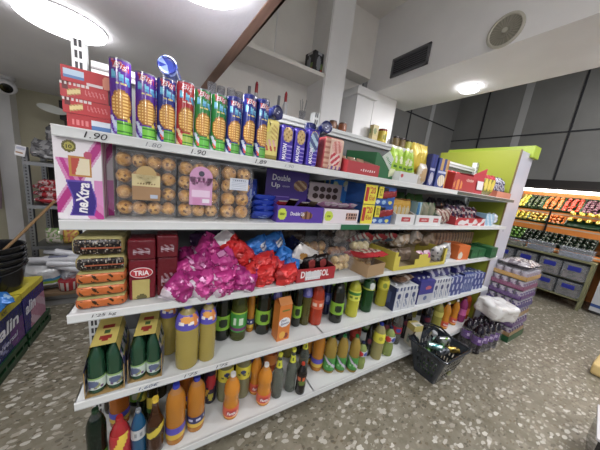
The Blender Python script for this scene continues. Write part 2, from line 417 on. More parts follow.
_txt = {}
def text_tris(s, bold=.02, shear=0):
    k = (s, bold, shear)
    if k not in _txt:
        cu = bpy.data.curves.new('lettering', 'FONT'); cu.body = s; cu.offset = bold; cu.shear = shear; cu.resolution_u = 3
        o = bpy.data.objects.new('lettering', cu); COL.objects.link(o); bpy.context.view_layer.update()
        me = bpy.data.meshes.new_from_object(o.evaluated_get(bpy.context.evaluated_depsgraph_get()))
        vs = [v.co.copy() for v in me.vertices]; fs = [tuple(p.vertices) for p in me.polygons]
        bpy.data.objects.remove(o); bpy.data.curves.remove(cu); bpy.data.meshes.remove(me)
        x0 = min(v.x for v in vs); x1 = max(v.x for v in vs); y0 = min(v.y for v in vs); y1 = max(v.y for v in vs)
        _txt[k] = ([((v.x - x0) / (x1 - x0) - .5, (v.y - y0) / (y1 - y0) - .5) for v in vs], fs)
    return _txt[k]
def strokes(n=7):
    """small print too fine to read: a line of uneven pen strokes"""
    vs, fs = [], []
    for i in range(n):
        x = (i + .5) / n - .5; a = .5 * abs(h2(i, 2.2)) + .2; ww = .32 / n; q = .12 * h2(i, 7.7)
        k = len(vs); vs += [(x - ww, q - a), (x + ww * .6, q - a), (x + ww, q + a), (x - ww * .4, q + a)]; fs.append((k, k + 1, k + 2, k + 3))
    return vs, fs
def letter(parent, s, w, h, loc=(0, 0, 0), c=0, rot=0, R=None, ang=0, face='F', bold=.02, shear=0, name='lettering', mat='print'):
    """lettering w x h: face F looks -y, T looks up, X looks +x, W looks -x; R bends it round an upright cylinder"""
    vs, fs = text_tris(s, bold, shear) if s else strokes()
    bm = bmesh.new(); ly = LY(bm); B = []
    cr, sr = math.cos(rot), math.sin(rot)
    for x, y in vs:
        x *= w; y *= h
        x, y = x * cr - y * sr, x * sr + y * cr
        if R: p = (R * math.sin(ang + x / R), -R * math.cos(ang + x / R), y)
        elif face == 'F': p = (x, 0, y)
        elif face == 'T': p = (x, y, 0)
        elif face == 'X': p = (0, x, y)
        else: p = (0, -x, y)
        B.append(bm.verts.new(p))
    for f in fs:
        try: paintf(bm.faces.new([B[i] for i in f]), ly, c)
        except ValueError: pass
    return obj(name, bm, mat, parent, loc)
CACHE = {}
def once(key, make):
    if key not in CACHE: CACHE[key] = make()
    return CACHE[key]
def facing(x, y, k=.5): return k * math.atan2(CAM_C[0] - x, y - CAM_C[1])
def h2(*a): return noise.noise(Vector((a[0] * 7.13 + .5, a[1] * 5.71 + .3, (a[2] if len(a) > 2 else 0) + .7)))

# ------------------------------------------------------------------ camera
cam = bpy.data.cameras.new('camera'); co = bpy.data.objects.new('camera', cam); COL.objects.link(co)
cam.sensor_width = 36; cam.lens = F_PX / 600 * 36; cam.clip_start = .02
M4 = Matrix(CAM_M).to_4x4(); M4.translation = Vector(CAM_C); co.matrix_world = M4
sc.camera = co

# ------------------------------------------------------------------ the setting
def wallbox(name, mat, *b):
    return struct(obj(name, boxes(*b), mat))
def slab(name, mat, pts, z0, z1):
    bm = bmesh.new(); ly = LY(bm)
    lo = [bm.verts.new((x, y, z0)) for x, y in pts]; hi = [bm.verts.new((x, y, z1)) for x, y in pts]
    n = len(pts)
    paintf(bm.faces.new(lo[::-1]), ly, 0xFFFFFF); paintf(bm.faces.new(hi), ly, 0xFFFFFF)
    for i in range(n): paintf(bm.faces.new((lo[i], lo[(i + 1) % n], hi[(i + 1) % n], hi[i])), ly, 0xFFFFFF)
    return struct(obj(name, bm, mat))
wallbox('floor', 'terrazzo', (-2, 7.4, -4.5, 3.7, -.05, 0))
ex = lambda y: .69 - .0722 * y                                     # edge of the low soffit
slab('ceiling', 'soffit_white', [(-2, -4.5), (ex(-4.5), -4.5), (ex(3.57), 3.57), (-2, 3.57)], 2.3, 2.42)
slab('trim_1', 'wood_brown', [(.671 + .0816 * 4.5, -4.5), (.712 + .0625 * 4.5, -4.5), (.712 - .0625 * 1.44, 1.44), (.671 - .0816 * 1.44, 1.44)], 2.294, 2.44)
slab('wall_soffit', 'wall_white', [(ex(-4.5), -4.5), (ex(-4.5) + .04, -4.5), (ex(1.44) + .04, 1.44), (ex(1.44), 1.44)], 2.44, 3.5)
wallbox('ceiling_middle', 'wall_cream', (.3, 2.45, -4.5, 1.75, 3.5, 3.56))
wallbox('ceiling_hall', 'wall_grey', (3.1, 7.4, -4.5, 3.0, 4.6, 4.66))
wallbox('wall_far', 'wall_beige', (-2, .62, 3.57, 3.65, 0, 2.3))
wallbox('wall_left', 'wall_white', (-2.06, -2, -4.5, 3.65, 0, 2.42))
wallbox('wall_partition', 'wall_cream', (.5, .6, 1.5, 3.57, 0, 2.3))
wallbox('trim_2', 'wall_white', (-1.55, -1.40, 3.42, 3.57, 0, 2.3))
# niche wall behind the shelving
wallbox('wall_niche', 'wall_cream', (.45, 2.45, 1.45, 1.55, 0, 3.5))
wallbox('trim_3', 'wall_white', (1.225, 1.232, 1.444, 1.45, 2.66, 3.5), (1.66, 1.67, 1.13, 1.45, 2.15, 3.5))
wallbox('wall_pillar', 'wall_white', (1.67, 1.92, 1.12, 1.45, 0, 3.5))
wallbox('wall_recess', 'wall_cream', (1.92, 2.42, 1.27, 1.45, 2.87, 3.5))
wallbox('wall_column', 'wall_white', (2.14, 2.40, 1.14, 1.45, 0, 2.6), (2.10, 2.415, 1.10, 1.45, 2.6, 2.66), (2.12, 2.405, 1.12, 1.45, 2.66, 2.69), (2.40, 2.78, 1.135, 1.45, 0, 2.7))
wallbox('trim_4', 'wall_white', (2.02, 2.05, 1.40, 1.43, 2.15, 2.87), (2.06, 2.075, 1.42, 1.435, 2.15, 2.87))
wallbox('wall_bulkhead', 'wall_white', (2.4, 3.155, -4.5, 1.3, 2.7, 4.66))
wallbox('wall_back', 'wall_grey', (2.7, 7.4, 2.9, 2.98, 0, 4.66))
wallbox('wall_right', 'wall_grey', (7.3, 7.38, -4.5, 2.98, 0, 4.66))
bm = bmesh.new()
for y in (2.215, .617, -.98, -2.58): addbox(bm, 7.285, 7.3, y - .014, y + .014, 0, 4.6, 0x35363A)
addbox(bm, 7.287, 7.3, -4.5, 2.9, 3.19, 3.215, 0x3E3F42)
for x in (5.34, 3.7): addbox(bm, x - .014, x + .014, 2.885, 2.9, 0, 4.6, 0x35363A)
addbox(bm, 2.8, 7.3, 2.887, 2.9, 3.48, 3.505, 0x35363A)
struct(obj('trim_5', bm, 'matte'))
bm = bmesh.new()
for y in (1.45, -.15): addbox(bm, 7.293, 7.3, y - .07, y + .07, 0, 4.6, 0xC9CAC8)
addbox(bm, 6.1, 6.24, 2.893, 2.9, 0, 4.6, 0xC9CAC8)
struct(obj('trim_6', bm, 'matte'))
# wall shelf and upper niche shelf
ws = obj('wall_shelf', boxes((.56, 3.75, 1.0, 1.12, 2.10, 2.145), (.56, 1.67, 1.12, 1.45, 2.10, 2.145), (1.92, 2.14, 1.12, 1.45, 2.10, 2.145)), 'paint')
tag(ws, 'long white wall shelf behind the shelving carrying glasses and jars', 'wall shelf')
ws = obj('niche_shelf', boxes((.5, 1.67, 1.13, 1.45, 2.625, 2.66)), 'wall_cream')
tag(ws, 'cream upper niche shelf with the small black carton on it', 'wall shelf')

# lamps --------------------------------------------------------------
def disc_lamp(x, y, z, r, label, power, mat='lamp_glow', col=(1, .98, 1)):
    t = thing('ceiling_lamp', label, 'ceiling lamp', (x, y, z))
    obj('rim', lathe([(r * 1.05, 0), (r * 1.05, -.006), (r, -.007), (r, -.002)], 0xE8E8EA, 40, False), 'paint', t)
    obj('diffuser', lathe([(0, -.034), (r * .95, -.034), (r, -.028), (r, -.004)], 0xFFFFFF, 40, False), mat, t)
    ld = bpy.data.lights.new('lamp_light', 'AREA'); ld.shape = 'DISK'; ld.size = 2 * r * .95; ld.energy = power; ld.color = col
    lo = bpy.data.objects.new('lamp_light', ld); COL.objects.link(lo); lo.location = (x, y, z - .045)
    return t
disc_lamp(-.215, .97, 2.3, .185, 'round flush ceiling lamp glowing above the red wafer boxes', 14)
disc_lamp(.40, .05, 2.3, .185, 'round flush ceiling lamp near the brown soffit edge at the top of the photo', 16)
disc_lamp(-.5, -1.2, 2.3, .215, 'added unseen ceiling lamp on the low soffit behind the viewer, left one', 14)  # unseen disc added to light the shelf fronts
disc_lamp(.3, -2.4, 2.3, .215, 'added unseen ceiling lamp on the low soffit behind the viewer, furthest one', 14)  # another unseen disc put in for light on the shelf fronts
disc_lamp(2.92, .38, 2.7, .085, 'small recessed spotlight glowing on the bulkhead underside', 20)
disc_lamp(3.0, -.62, 2.7, .085, 'second recessed spotlight on the bulkhead underside towards the right', 16)
disc_lamp(3.0, -1.7, 2.7, .085, 'added unseen third spotlight on the bulkhead underside, behind the viewer', 16)  # unseen spot added for overall brightness
disc_lamp(1.6, -2.6, 3.5, .22, 'added unseen ceiling lamp on the high ceiling behind the viewer', 45)  # unseen lamp added to light the shop from behind
disc_lamp(5.2, -1.6, 4.6, .3, 'added unseen ceiling lamp high in the hall on the right', 110)  # unseen lamp added to brighten the end wall and price rails

def pendant(x, y, z, r, zc, label, power):  # unseen hanging globes added to brighten the ceilings and walls
    t = thing('fill_globe', label, 'fill light', (x, y, z))
    obj('globe', lathe([(r * math.sin(i * PI / 12), -r * math.cos(i * PI / 12)) for i in range(13)], 0xFFFFFF, 24), 'fill_glow', t)
    obj('cord', lathe([(.004, r), (.004, zc - z)], 0x2A2A2A, 6), 'matte', t)
    ld = bpy.data.lights.new('fill_light', 'POINT'); ld.energy = power; ld.shadow_soft_size = r * 1.05; ld.color = (1, .98, .95)
    lo = bpy.data.objects.new('fill_light', ld); COL.objects.link(lo); lo.location = (x, y, z)
pendant(1.55, -2.3, 1.95, .13, 3.5, 'added fill light, an unseen white globe behind the viewer', 48)
pendant(-.9, -1.5, 1.55, .11, 2.3, 'added fill light, an unseen white globe low to the left behind the viewer', 55)
pendant(5.0, -2.6, 2.3, .15, 4.6, 'added fill light, an unseen white globe in the hall on the right', 45)
# vent grille, round speaker, camera -----------------------------------
t = thing('vent_grille', 'dark grey louvred air vent on the white bulkhead', 'vent', (2.395, .735, 2.877))
W_, H_ = .425, .185
obj('frame', boxes((-.012, .004, -W_ / 2, W_ / 2, H_ / 2 - .022, H_ / 2, 0x6A6B70), (-.012, .004, -W_ / 2, W_ / 2, -H_ / 2, -H_ / 2 + .022, 0x6A6B70),
    (-.012, .004, -W_ / 2, -W_ / 2 + .022, -H_ / 2, H_ / 2, 0x6A6B70), (-.012, .004, W_ / 2 - .022, W_ / 2, -H_ / 2, H_ / 2, 0x6A6B70)), 'paint', t)
obj('backing', boxes((.0, .004, -W_ / 2, W_ / 2, -H_ / 2, H_ / 2, 0x1E1F22)), 'matte', t)
for i in range(7):
    z = -H_ / 2 + .032 + i * .0202
    bm = bmesh.new(); addbox(bm, -.008, .006, -W_ / 2 + .02, W_ / 2 - .02, -.0025, .0025, 0x55565A, Matrix.Translation((0, 0, z)) @ Matrix.Rotation(.6, 4, 'Y'))
    obj('louvre', bm, 'paint', t)
t = thing('ceiling_speaker', 'round beige speaker grille mounted high on the white bulkhead', 'speaker', (2.397, -.053, 2.806), (0, -PI / 2, 0)); t.scale = (.82, .82, .82)
obj('rim', lathe([(.135, 0), (.135, .012), (.118, .016), (.112, .008)], 0xCBC7B8, 36, False), 'paint', t)
obj('grille', lathe([(0, .012), (.03, .012), (.031, .008), (.06, .01), (.061, .006), (.09, .008), (.112, .008)], lambda a, z: 0x8F8B7C if int((a + 4) * 9) % 2 else 0x9F9B8C, 54, False), 'matte', t)
obj('centre_cap', lathe([(.022, .012), (.02, .02), (0, .021)], 0xC6C2B4, 20), 'paint', t)
t = thing('security_camera', 'white dome security camera under the soffit at the far left', 'security camera', (-1.24, 3.0, 2.3))
obj('bracket', lathe([(.06, 0), (.06, -.03), (.045, -.05)], 0xD8D8DA, 20), 'paint', t)
for nm, pr_, c, mt in (('housing', [(0, .07), (.05, .06), (.075, .02), (.08, -.03), (.07, -.06), (.055, -.07)], 0xF0F0F2, 'paint'), ('lens', [(.05, -.066), (.045, -.082), (0, -.086)], 0x101014, 'gloss')):
    b = obj(nm, lathe(pr_, c, 24), mt, t, (0, -.03, -.10)); b.rotation_euler = Vector((-.35, 1, .55)).to_track_quat('Z', 'Y').to_euler()
# ------------------------------------------------------------------ the long shelving
LX, DEP = 3.6, .43
g = thing('shelving_unit', 'long white metal shop shelving with five levels full of snacks and drinks', 'shelving')
SH = 0xD9DDDC
def upright_fn(f, u, v):
    if f == 'F':
        k = (v * 92) % 2
        if k > .7 and (.17 < u < .4 or .6 < u < .83): return 0x3A3B3E
    return SH
for x in (-.028, 1.2, 2.4, 3.575):
    obj('upright', once('upr', lambda: mesh(gbox(.044, .05, 2.05, upright_fn, (9, 1, 138)))), 'paint', g, (x, .445, 0))
for i in range(3):
    obj('back_panel', boxes((i * 1.2 + .01, i * 1.2 + 1.19, .452, .462,   .1, 1.955, 0x6A6D6E)), 'paint', g)  # white panel coloured dark grey to stand in for shade behind goods
    obj('top_rail', boxes((i * 1.2 + .01, i * 1.2 + 1.19, .43, .452, 1.935, 1.985, SH), (i * 1.2 + .01, i * 1.2 + 1.19, .425, .43, 1.955, 1.962, 0x9A9C9C)), 'paint', g)
    obj('kick_plate', boxes((i * 1.2, i * 1.2 + 1.2, .30, .31, 0.0, .115, 0x4A4B4C)), 'paint', g)
for x in (0.03, 1.2, 2.4, 3.57):
    obj('foot', lathe([(.024, 0), (.024, .015), (.01, .02), (.01, .12)], 0x1E1E20, 12), 'matte', g, (x, .09, 0))
for s in range(1, 6):
    for b in range(3):
        x0, x1, z = b * 1.2 + .0004, b * 1.2 + 1.1996, Z[s]
        th = .034 if s < 5 else .042
        o = obj('shelf', boxes((x0, x1, 0, DEP, z - .012, z, SH), (x0, x1, 0, .003, z - th, z, SH), (x0, x1, DEP - .003, DEP, z - th, z, SH),
            (x0, x0 + .004, 0, DEP, z - th * .7, z, SH), (x1 - .004, x1, 0, DEP, z - th * .7, z, SH)), 'paint', g)
        c = 0x3C5046 if (s == 1 and b == 2) else 0xDDE1E0
        obj('price_rail', boxes((x0, x1, -.006, 0, z - th, z, c), (x0, x1, -.0075, -.006, z - .004, z, 0xEEF0F0), (x0, x1, -.0075, -.006, z - th, z - th + .003, 0xB9BDBC)), 'paint', o)
        if s == 2 and b == 1: obj('green_strip', boxes((1.203, 1.44, -.009, -.0075, z - th, z - .002, 0x1F6B45)), 'print', o)
        for xx in (x0 + .01, x1 - .016):
            bm = bmesh.new(); ly = LY(bm)
            pr = [(0.02, z - th), (DEP, z - .075), (DEP, z - .012), (.02, z - .012)]
            a = [bm.verts.new((xx, p, q)) for p, q in pr]; e = [bm.verts.new((xx + .004, p, q)) for p, q in pr]
            paintf(bm.faces.new(a[::-1]), ly, SH); paintf(bm.faces.new(e), ly, SH)
            for i in range(4): paintf(bm.faces.new((a[i], a[(i + 1) % 4], e[(i + 1) % 4], e[i])), ly, SH)
            obj('bracket', bm, 'paint', o)
        if b == 0:
            W = {1: [("1.90", .105, .06, .020, 0x15151A), ("1.80", .265, .05, .015, 0x8C9096), ("1.90", .415, .055, .018, 0x26262C), ("1.89", .675, .055, .018, 0x3A3A44), ("1.90", .82, .05, .014, 0x9AA0A8)],
                 3: [("1'25 kg", .105, .075, .016, 0x2A2A2E)],
                 4: [("1,60€", .245, .075, .018, 0x35507A), ("1'75", .415, .06, .017, 0x26262C), ("1'75", .56, .06, .017, 0x26262C)]}.get(s, [])
            for tx, xx, w, h, c in W: letter(o, tx, w, h, (xx, -.0079, z - th / 2), c, shear=.25, bold=0, name='price_writing')

# ------------------------------------------------------------------ bottles
def ell(a, z, ca, cz, ra, rz): return ((a - ca) / ra) ** 2 + ((z - cz) / rz) ** 2 < 1
PROF = {
 'pet': [(.80, 0), (.96, .015), (1, .05), (1, .30), (.97, .33), (1, .36), (1, .64), (.97, .70), (.84, .78), (.58, .87), (.33, .93), (.31, .95)],
 'big': [(.80, 0), (.97, .015), (1, .04), (1, .68), (.95, .76), (.78, .84), (.5, .91), (.31, .945), (.30, .95)],
 'curvy': [(.82, 0), (.96, .02), (1, .07), (1, .28), (.93, .36), (.88, .44), (.93, .52), (1, .60), (.97, .70), (.80, .79), (.5, .88), (.31, .93), (.30, .95)],
 'slim': [(.85, 0), (1, .02), (1, .5), (.93, .58), (.6, .68), (.42, .8), (.36, .88), (.36, .95)],
 'squat': [(.85, 0), (1, .03), (1, .6), (.96, .7), (.7, .82), (.42, .9), (.4, .95)],
}
def band(c, *items):
    """label print: base colour with ellipses/stripes; v is 0..1 up the label, a the angle from its front"""
    def f(a, v):
        for it in items:
            if it[0] == 'e' and ell(a, v, *it[1:5]): return it[5]
            if it[0] == 's' and it[1] < v < it[2]: return it[3]
            if it[0] == 'd' and abs(v - .5 - (a - it[1]) * it[2]) < it[3]: return it[4]
            if it[0] == 't' and it[1] < v < it[2] and abs(a) < it[3] and math.sin(a * it[4]) + .6 * math.sin(a * it[4] * 2.3 + 1) > -.1: return it[5]
        return c
    return f
K = {
 'darkgreen': dict(p='big', liq=0x10281A, cap=0x123A22, lab=(.12, .34, band(0x6FB52A, ('e', 0, .5, .6, .3, 0xDDE8C8)))),
 'orange_plain': dict(p='big', liq=0xD87A10, cap=0x2A3BA8, lab=(.12, .30, band(0x4B4FC0, ('s', 0, .4, 0xD8B020)))),
 'redyellow': dict(p='squat', liq=0xB01C22, cap=0xB0141C, mat='gloss', lab=(.04, .72, band(0xC2202A, ('d', -.3, .55, .28, 0xF0CF2A), ('t', .25, .4, .9, 9, 0x4A2A7A)))),
 'blue': dict(p='squat', liq=0x0F5680, cap=0x8C9298, mat='gloss', lab=(.46, .66, band(0xC3C9CC, ('t', .3, .7, .8, 8, 0x8A9298)))),
 'amber': dict(p='slim', liq=0x5A3418, cap=0xE8C418, lab=(.34, .56, band(0x3E2A12, ('d', 0, .35, .3, 0xDCC822), ('t', .4, .6, .6, 9, 0x2C3A14)))),
 'redcap': dict(p='big', liq=0x3A3412, cap=0xD8431C, lab=(.3, .6, band(0xD0B81E, ('s', .0, .3, 0x2E5A24)))),
 'yellowgreen': dict(p='slim', liq=0x20301C, cap=0x24342A, lab=(.55, .85, band(0x9C9420, ('d', 0, .5, .2, 0x2C4A1C)))),
 'orange_blue': dict(p='big', liq=0xE8980E, cap=0x3242C0, lab=(.12, .33, band(0x5B52C4, ('s', 0, .42, 0xE2B81C), ('t', .1, .3, 1, 8, 0x8A6010)))),
 'orange_navy': dict(p='big', liq=0xE8980E, cap=0x3A44B8, lab=(.12, .33, band(0x2B2E66, ('s', 0, .36, 0xE2B81C), ('t', .55, .8, 1, 7, 0xC8CCE8)))),
 'redblack': dict(p='squat', liq=0x201418, cap=0x2A1A60, mat='gloss', lab=(.05, .8, band(0x241A3A, ('e', .1, .66, .9, .22, 0xB81E2A), ('d', 0, .3, .08, 0xDDB020), ('e', .1, .2, .5, .12, 0xC8BE30)))),
 'lemon_label': dict(p='big', liq=0xA8A878, cap=0xC9CDB0, lab=(.46, .72, band(0xE6DC1E, ('e', 0, .62, .35, .18, 0x2F3E78), ('t', .25, .42, .8, 9, 0x6A7020)))),
 'lemon_plain': dict(p='big', liq=0xBDB64A, cap=0xE0E0D8, lab=(.5, .68, band(0xC9C254))),
 'fanta': dict(p='curvy', liq=0xFFA808, cap=0xE9E6E2, text=('Fanta', 0xFFFFFF), lab=(.07, .30, band(0xE0562A, ('e', 0, .5, .75, .32, 0xC03A3A), ('e', .6, .3, .4, .25, 0xF2B8A0), ('s', 0, .14, 0xF0A030)))),
 'orangetop': dict(p='big', liq=0xE0601A, cap=0xE8531C, lab=(.2, .45, band(0xE88A28))),
 'soda': dict(p='slim', liq=0x9EA69A, cap=0xD9DB1C, mat='clear', lab=(.70, .86, band(0xDDE01E, ('e', 0, .5, .4, .25, 0x6A7A20)))),
 'smalldark': dict(p='curvy', liq=0x16100E, cap=0xC83A1C, mat='gloss', lab=(.32, .70, band(0x2A1C14, ('t', .45, .8, 1.1, 6, 0xE0662A), ('e', 0, .25, .8, .2, 0x5F7A24)))),
 'greenapple': dict(p='pet', liq=0xC8A83E, cap=0x1E7038, lab=(.08, .44, band(0x3F9A3A, ('d', .1, -.35, .10, 0xD5CFE0), ('d', .35, -.35, .06, 0x5A3470), ('s', 0, .1, 0x2A6A2A), ('t', .25, .42, .8, 9, 0x8CCB80)))),
 'palered': dict(p='curvy', liq=0xA8BC66, cap=0x1C2448, lab=(.52, .72, band(0xC8D0DC, ('e', -.5, .5, .6, .5, 0xC8262A), ('e', .6, .5, .4, .4, 0x3A4AA0)))),
 'redorange': dict(p='big', liq=0xC2481A, cap=0x2E6A38, lab=(.2, .4, band(0xC03020))),
 'cola': dict(p='big', liq=0x100C10, cap=0x1A1A28, mat='gloss', lab=(.42, .64, band(0x1C1830, ('e', 0, .5, .7, .35, 0x6A2030)))),
 'yellowcollar': dict(p='big', liq=0xC4BC78, cap=0x2638A0, lab=(.50, .76, band(0xE9E21A, ('e', 0, .5, .3, .25, 0xB8B018)))),
 'greyclear': dict(p='big', liq=0xA2A29C, cap=0x5A5C62, mat='clear', lab=(.36, .56, band(0xB62636, ('e', 0, .5, .5, .3, 0x3C50A8)))),
 'pink': dict(p='curvy', liq=0xC0478E, cap=0x5A2448, lab=(.3, .55, band(0xD666A8))),
 'lemon2': dict(p='big', liq=0xCDB956, cap=0x5A56B8, lab=(.66, .87, band(0x5A52C0, ('e', -.1, .72, .7, .2, 0xE8A038), ('t', .36, .56, 1.1, 7, 0xF0ECE6), ('e', .75, .6, .4, .4, 0xE88A3A)))),
 'limecola': dict(p='big', liq=0x12180E, cap=0x3A4A28, mat='gloss', lab=(.22, .50, band(0x86BE1C, ('e', 0, .5, .55, .32, 0x1C2E18), ('e', 0, .55, .32, .12, 0xC8E07A)))),
 'sevengreen': dict(p='big', liq=0x5C6424, cap=0x2E8040, lab=(.20, .60, band(0x3A9A38, ('s', .1, .2, 0x7A2C74), ('s', .93, 1, 0xA5C828), ('t', .38, .75, .7, 6, 0xD6EAD0)))),
 'olive': dict(p='big', liq=0x6A6428, cap=0x5A56B8, lab=(.68, .88, band(0x5A58A8, ('e', 0, .5, .5, .3, 0x8E8ACA)))),
 'redsoda': dict(p='big', liq=0xD8441A, cap=0xA83018, lab=(.42, .64, band(0xD8582A, ('t', .3, .66, 1, 6, 0xF4D0BC)))),
 'darkblue': dict(p='big', liq=0x141A44, cap=0x20308A, mat='gloss', lab=(.3, .6, band(0x24358A, ('e', 0, .5, .5, .3, 0x8A98D8)))),
 'yellowsoda': dict(p='big', liq=0xE2E020, cap=0x8AA020, lab=(.46, .72, band(0xDCE03A, ('s', .55, .85, 0x3E8A34), ('t', .2, .45, 1, 7, 0x6E8A20)))),
 'greensoda': dict(p='big', liq=0x1C5A26, cap=0x2A4E38, lab=(.62, .82, band(0x2A5A34, ('e', .3, .55, .55, .45, 0xD6DAD6), ('s', 0, .25, 0xB8C23A)))),
 'yellowlemon': dict(p='big', liq=0xE2D818, cap=0xD0C818, lab=(.52, .80, band(0xE4DA18, ('e', 0, .5, .35, .3, 0x8A9A2A), ('s', 0, .15, 0xBFB410)))),
 'purple': dict(p='big', liq=0x14081A, cap=0x2A2030, mat='gloss', lab=(.34, .62, band(0x5A2A86, ('t', .35, .7, .9, 6, 0xC8B4DC), ('e', .9, .3, .4, .3, 0x8A4AB0)))),
 'minigreen': dict(p='pet', liq=0x1E4A32, cap=0x3A7A50, mat='gloss', lab=(.10, .34, band(0xC9D8CC, ('e', -.2, .5, .7, .3, 0x5E6A8C), ('e', .3, .35, .4, .22, 0x9AA060), ('s', .86, 1, 0x8FB86A), ('t', .1, .3, 1, 8, 0x6A4A7A)))),
}
def body_bm(k, pr, h, r):
    lq = P(k['liq']); air = tuple(c * .8 + .06 for c in lq[:3]) + (1,)
    out = []
    for i in range(len(pr) - 1):
        n = 4 if pr[i + 1][1] - pr[i][1] > .08 else 2
        for s in range(n):
            t = s / n; a = pr[i][0] * (1 - t) + pr[i + 1][0] * t; z = pr[i][1] * (1 - t) + pr[i + 1][1] * t
            if .06 < z < .8 and k['p'] != 'slim': a *= 1 + .012 * math.sin(z * 95)
            out.append((a * r, z * h))
    out.append((pr[-1][0] * r, pr[-1][1] * h))
    return lathe(out, lambda a, z: (air if z > .89 * h and k.get('mat') != 'gloss' else lq), 24)
def bottle_parts(kind, h, r, par, is_root=True):
    k = K[kind]; pr = PROF[k['p']]
    body = once(('bb', kind, round(h, 3), round(r, 3)), lambda: mesh(body_bm(k, pr, h, r)))
    def prad(v):
        for i in range(len(pr) - 1):
            if pr[i][1] <= v <= pr[i + 1][1]:
                t = (v - pr[i][1]) / (pr[i + 1][1] - pr[i][1]); return pr[i][0] * (1 - t) + pr[i + 1][0] * t
        return pr[-1][0]
    o = obj('bottle_body', body, k.get('mat', 'liquid'), par) if is_root else par
    cr = .36 * r if k['p'] != 'slim' else .42 * r
    def mkcap(): return mesh(lathe([(cr, .94 * h), (cr, .985 * h), (cr * .9, h), (0, h)], lambda a, z: k['cap'], 16))
    obj('cap', once(('bc', kind, round(h, 3), round(r, 3)), mkcap), 'gloss', o if not is_root else par)
    if 'lab' in k:
        z0, z1, fn = k['lab']
        def mklab():
            n = 14
            zs = [z0 + (z1 - z0) * i / n for i in range(n + 1)]
            return mesh(lathe([(prad(z) * r * 1.012 + .0008, z * h) for z in zs], lambda a, z: fn(a, (z / h - z0) / (z1 - z0)), 36, False))
        lo = obj('label', once(('bl', kind, round(h, 3), round(r, 3)), mklab), 'print', o if not is_root else par)
        if k.get('text') and is_root: letter(lo, k['text'][0], r * 1.1, (z1 - z0) * h * .3, (0, 0, (z0 + z1) / 2 * h), k['text'][1], R=r * 1.012 + .002, shear=.2)
def bottle(kind, x, y, z, h, r, label, rz=None, group=None):
    t = thing('juice_bottle' if 'orange' in kind or kind == 'fanta' else 'drink_bottle', label, 'bottle', (x, y, z + .0005), facing(x, y, .6) + .35 * h2(x, y) if rz is None else rz, group)
    bottle_parts(kind, h, r, t)
    return t
RLIM = {'lemon2': .052, 'soda': .036, 'fanta': .045, 'orangetop': .05, 'redorange': .05}
placed = []
for kind, s, x, y, r, h, lab in BT:
    r = min(r, RLIM.get(kind, .047)); x = min(x, 3.5)
    y = max(y, r + .004)
    for _ in range(12):                                             # ease neighbours apart so that no two bottles clip
        for (s2, x2, y2, r2) in placed:
            d = math.hypot(x - x2, y - y2)
            if s2 == s and d < r + r2 + .001:
                q = (r + r2 + .0015 - d); x += q * (x - x2) / max(d, 1e-4); y += abs(q * (y - y2) / max(d, 1e-4)) if y >= y2 else 0
    y = min(y, DEP - r - .01)
    placed.append((s, x, y, r))
    bottle(kind, x, y, Z[s], h, r, lab)

# ------------------------------------------------------------------ biscuit tubes on the top shelf
TC = {'violet': (0x5A2A98, 0x6FC22A), 'navy': (0x232E7E, 0x58A83A), 'red': (0xA81E28, 0x9AB83A), 'green': (0x1E7A34, 0x58B83A)}
def tube_fn(kind, h):
    base, low = TC[kind]
    def f(a, z):
        v = z / h
        if v > .975: return 0x6A6C78
        if ell(a, v, .1, .41, 1.12, .20):
            if not ell(a, v, .1, .41, 1.0, .178): return 0x9A6424
            return 0xC08430 if ((a + 4) * 4 % 1 < .34 or v * 23 % 1 < .34) else 0xF6CC6C
        if abs(v - .905 + .03 * a) < .045 and abs(a) < .8 and math.sin(a * 9 + v * 20) > -.8: return 0xC07080 if abs(v - .905 + .03 * a) > .03 else 0xB02838
        if abs(v - .765 + .04 * a) < .05 and abs(a) < 1.05 and math.sin(a * 9 + 1) + .5 * math.sin(a * 21 + v * 30) > -.35: return 0x6CC0E0 if v > .75 else 0x4A98C8
        if .665 < v < .70 and abs(a) < .6 and math.sin(a * 17) > -.5: return 0xD0BC6A if kind != 'red' else 0xE0D0C0
        if v < .19 and a > -.45: return low if int(v * 60) % 3 else 0x2E7A1A
        if v < .26 and a < -.2 and math.sin(a * 5 + v * 30) > .2: return 0xC9D4EC if kind != 'red' else 0xE8C8A0
        if ell(a, v, .75, .22, .22, .05): return 0xE9CE2E
        if v < .2 and ell(a, v, -.55, .12, .3, .07): return 0xD84A3A if kind != 'violet' else 0x9AA0E0
        return base
    return f
def tube_mesh(kind, r, h):
    return once(('tube', kind, round(h, 3)), lambda: mesh(lathe([(r * .96, 0), (r, .003), (r, h * .97), (r * .97, h * .985), (r * .97, h), (r * .9, h), (r * .88, h - .004), (0, h - .004)], tube_fn(kind, h), 44, sub=1) if False else
        lathe([(r, h * i / 46) for i in range(47)] + [(r * .92, h), (r * .9, h - .004), (0, h - .004)], tube_fn(kind, h), 44)))
tp = []
for kind, x, y, lab, r, h in TB:
    r = .031; h = min(max(h, .224), .25)
    for (x2, y2) in tp:
        d = math.hypot(x - x2, y - y2)
        if d < 2 * r + .001: x += (2 * r + .001 - d) if y < .1 else .0; y = y + (.03 if y > .1 else 0)
    tp.append((x, y))
    t = thing('biscuit_tube', lab, 'biscuit tube', (x, y, Z[1] + .0005), .12 + .2 * h2(x, 1))
    obj('tube_body', tube_mesh(kind, r, h), 'gloss', t)
    lo = letter(t, 'Bis', r * 1.2, h * .075, (0, 0, h * .905), 0xE8D8DC, R=r + .0012, shear=.2, rot=-.1, bold=0)
    if kind == 'navy' and lab[0] != 'n': obj('lid', lathe([(r * 1.05, h - .012), (r * 1.05, h + .004), (r * .9, h + .007), (0, h + .007)], 0x1C2468, 24), 'gloss', t)
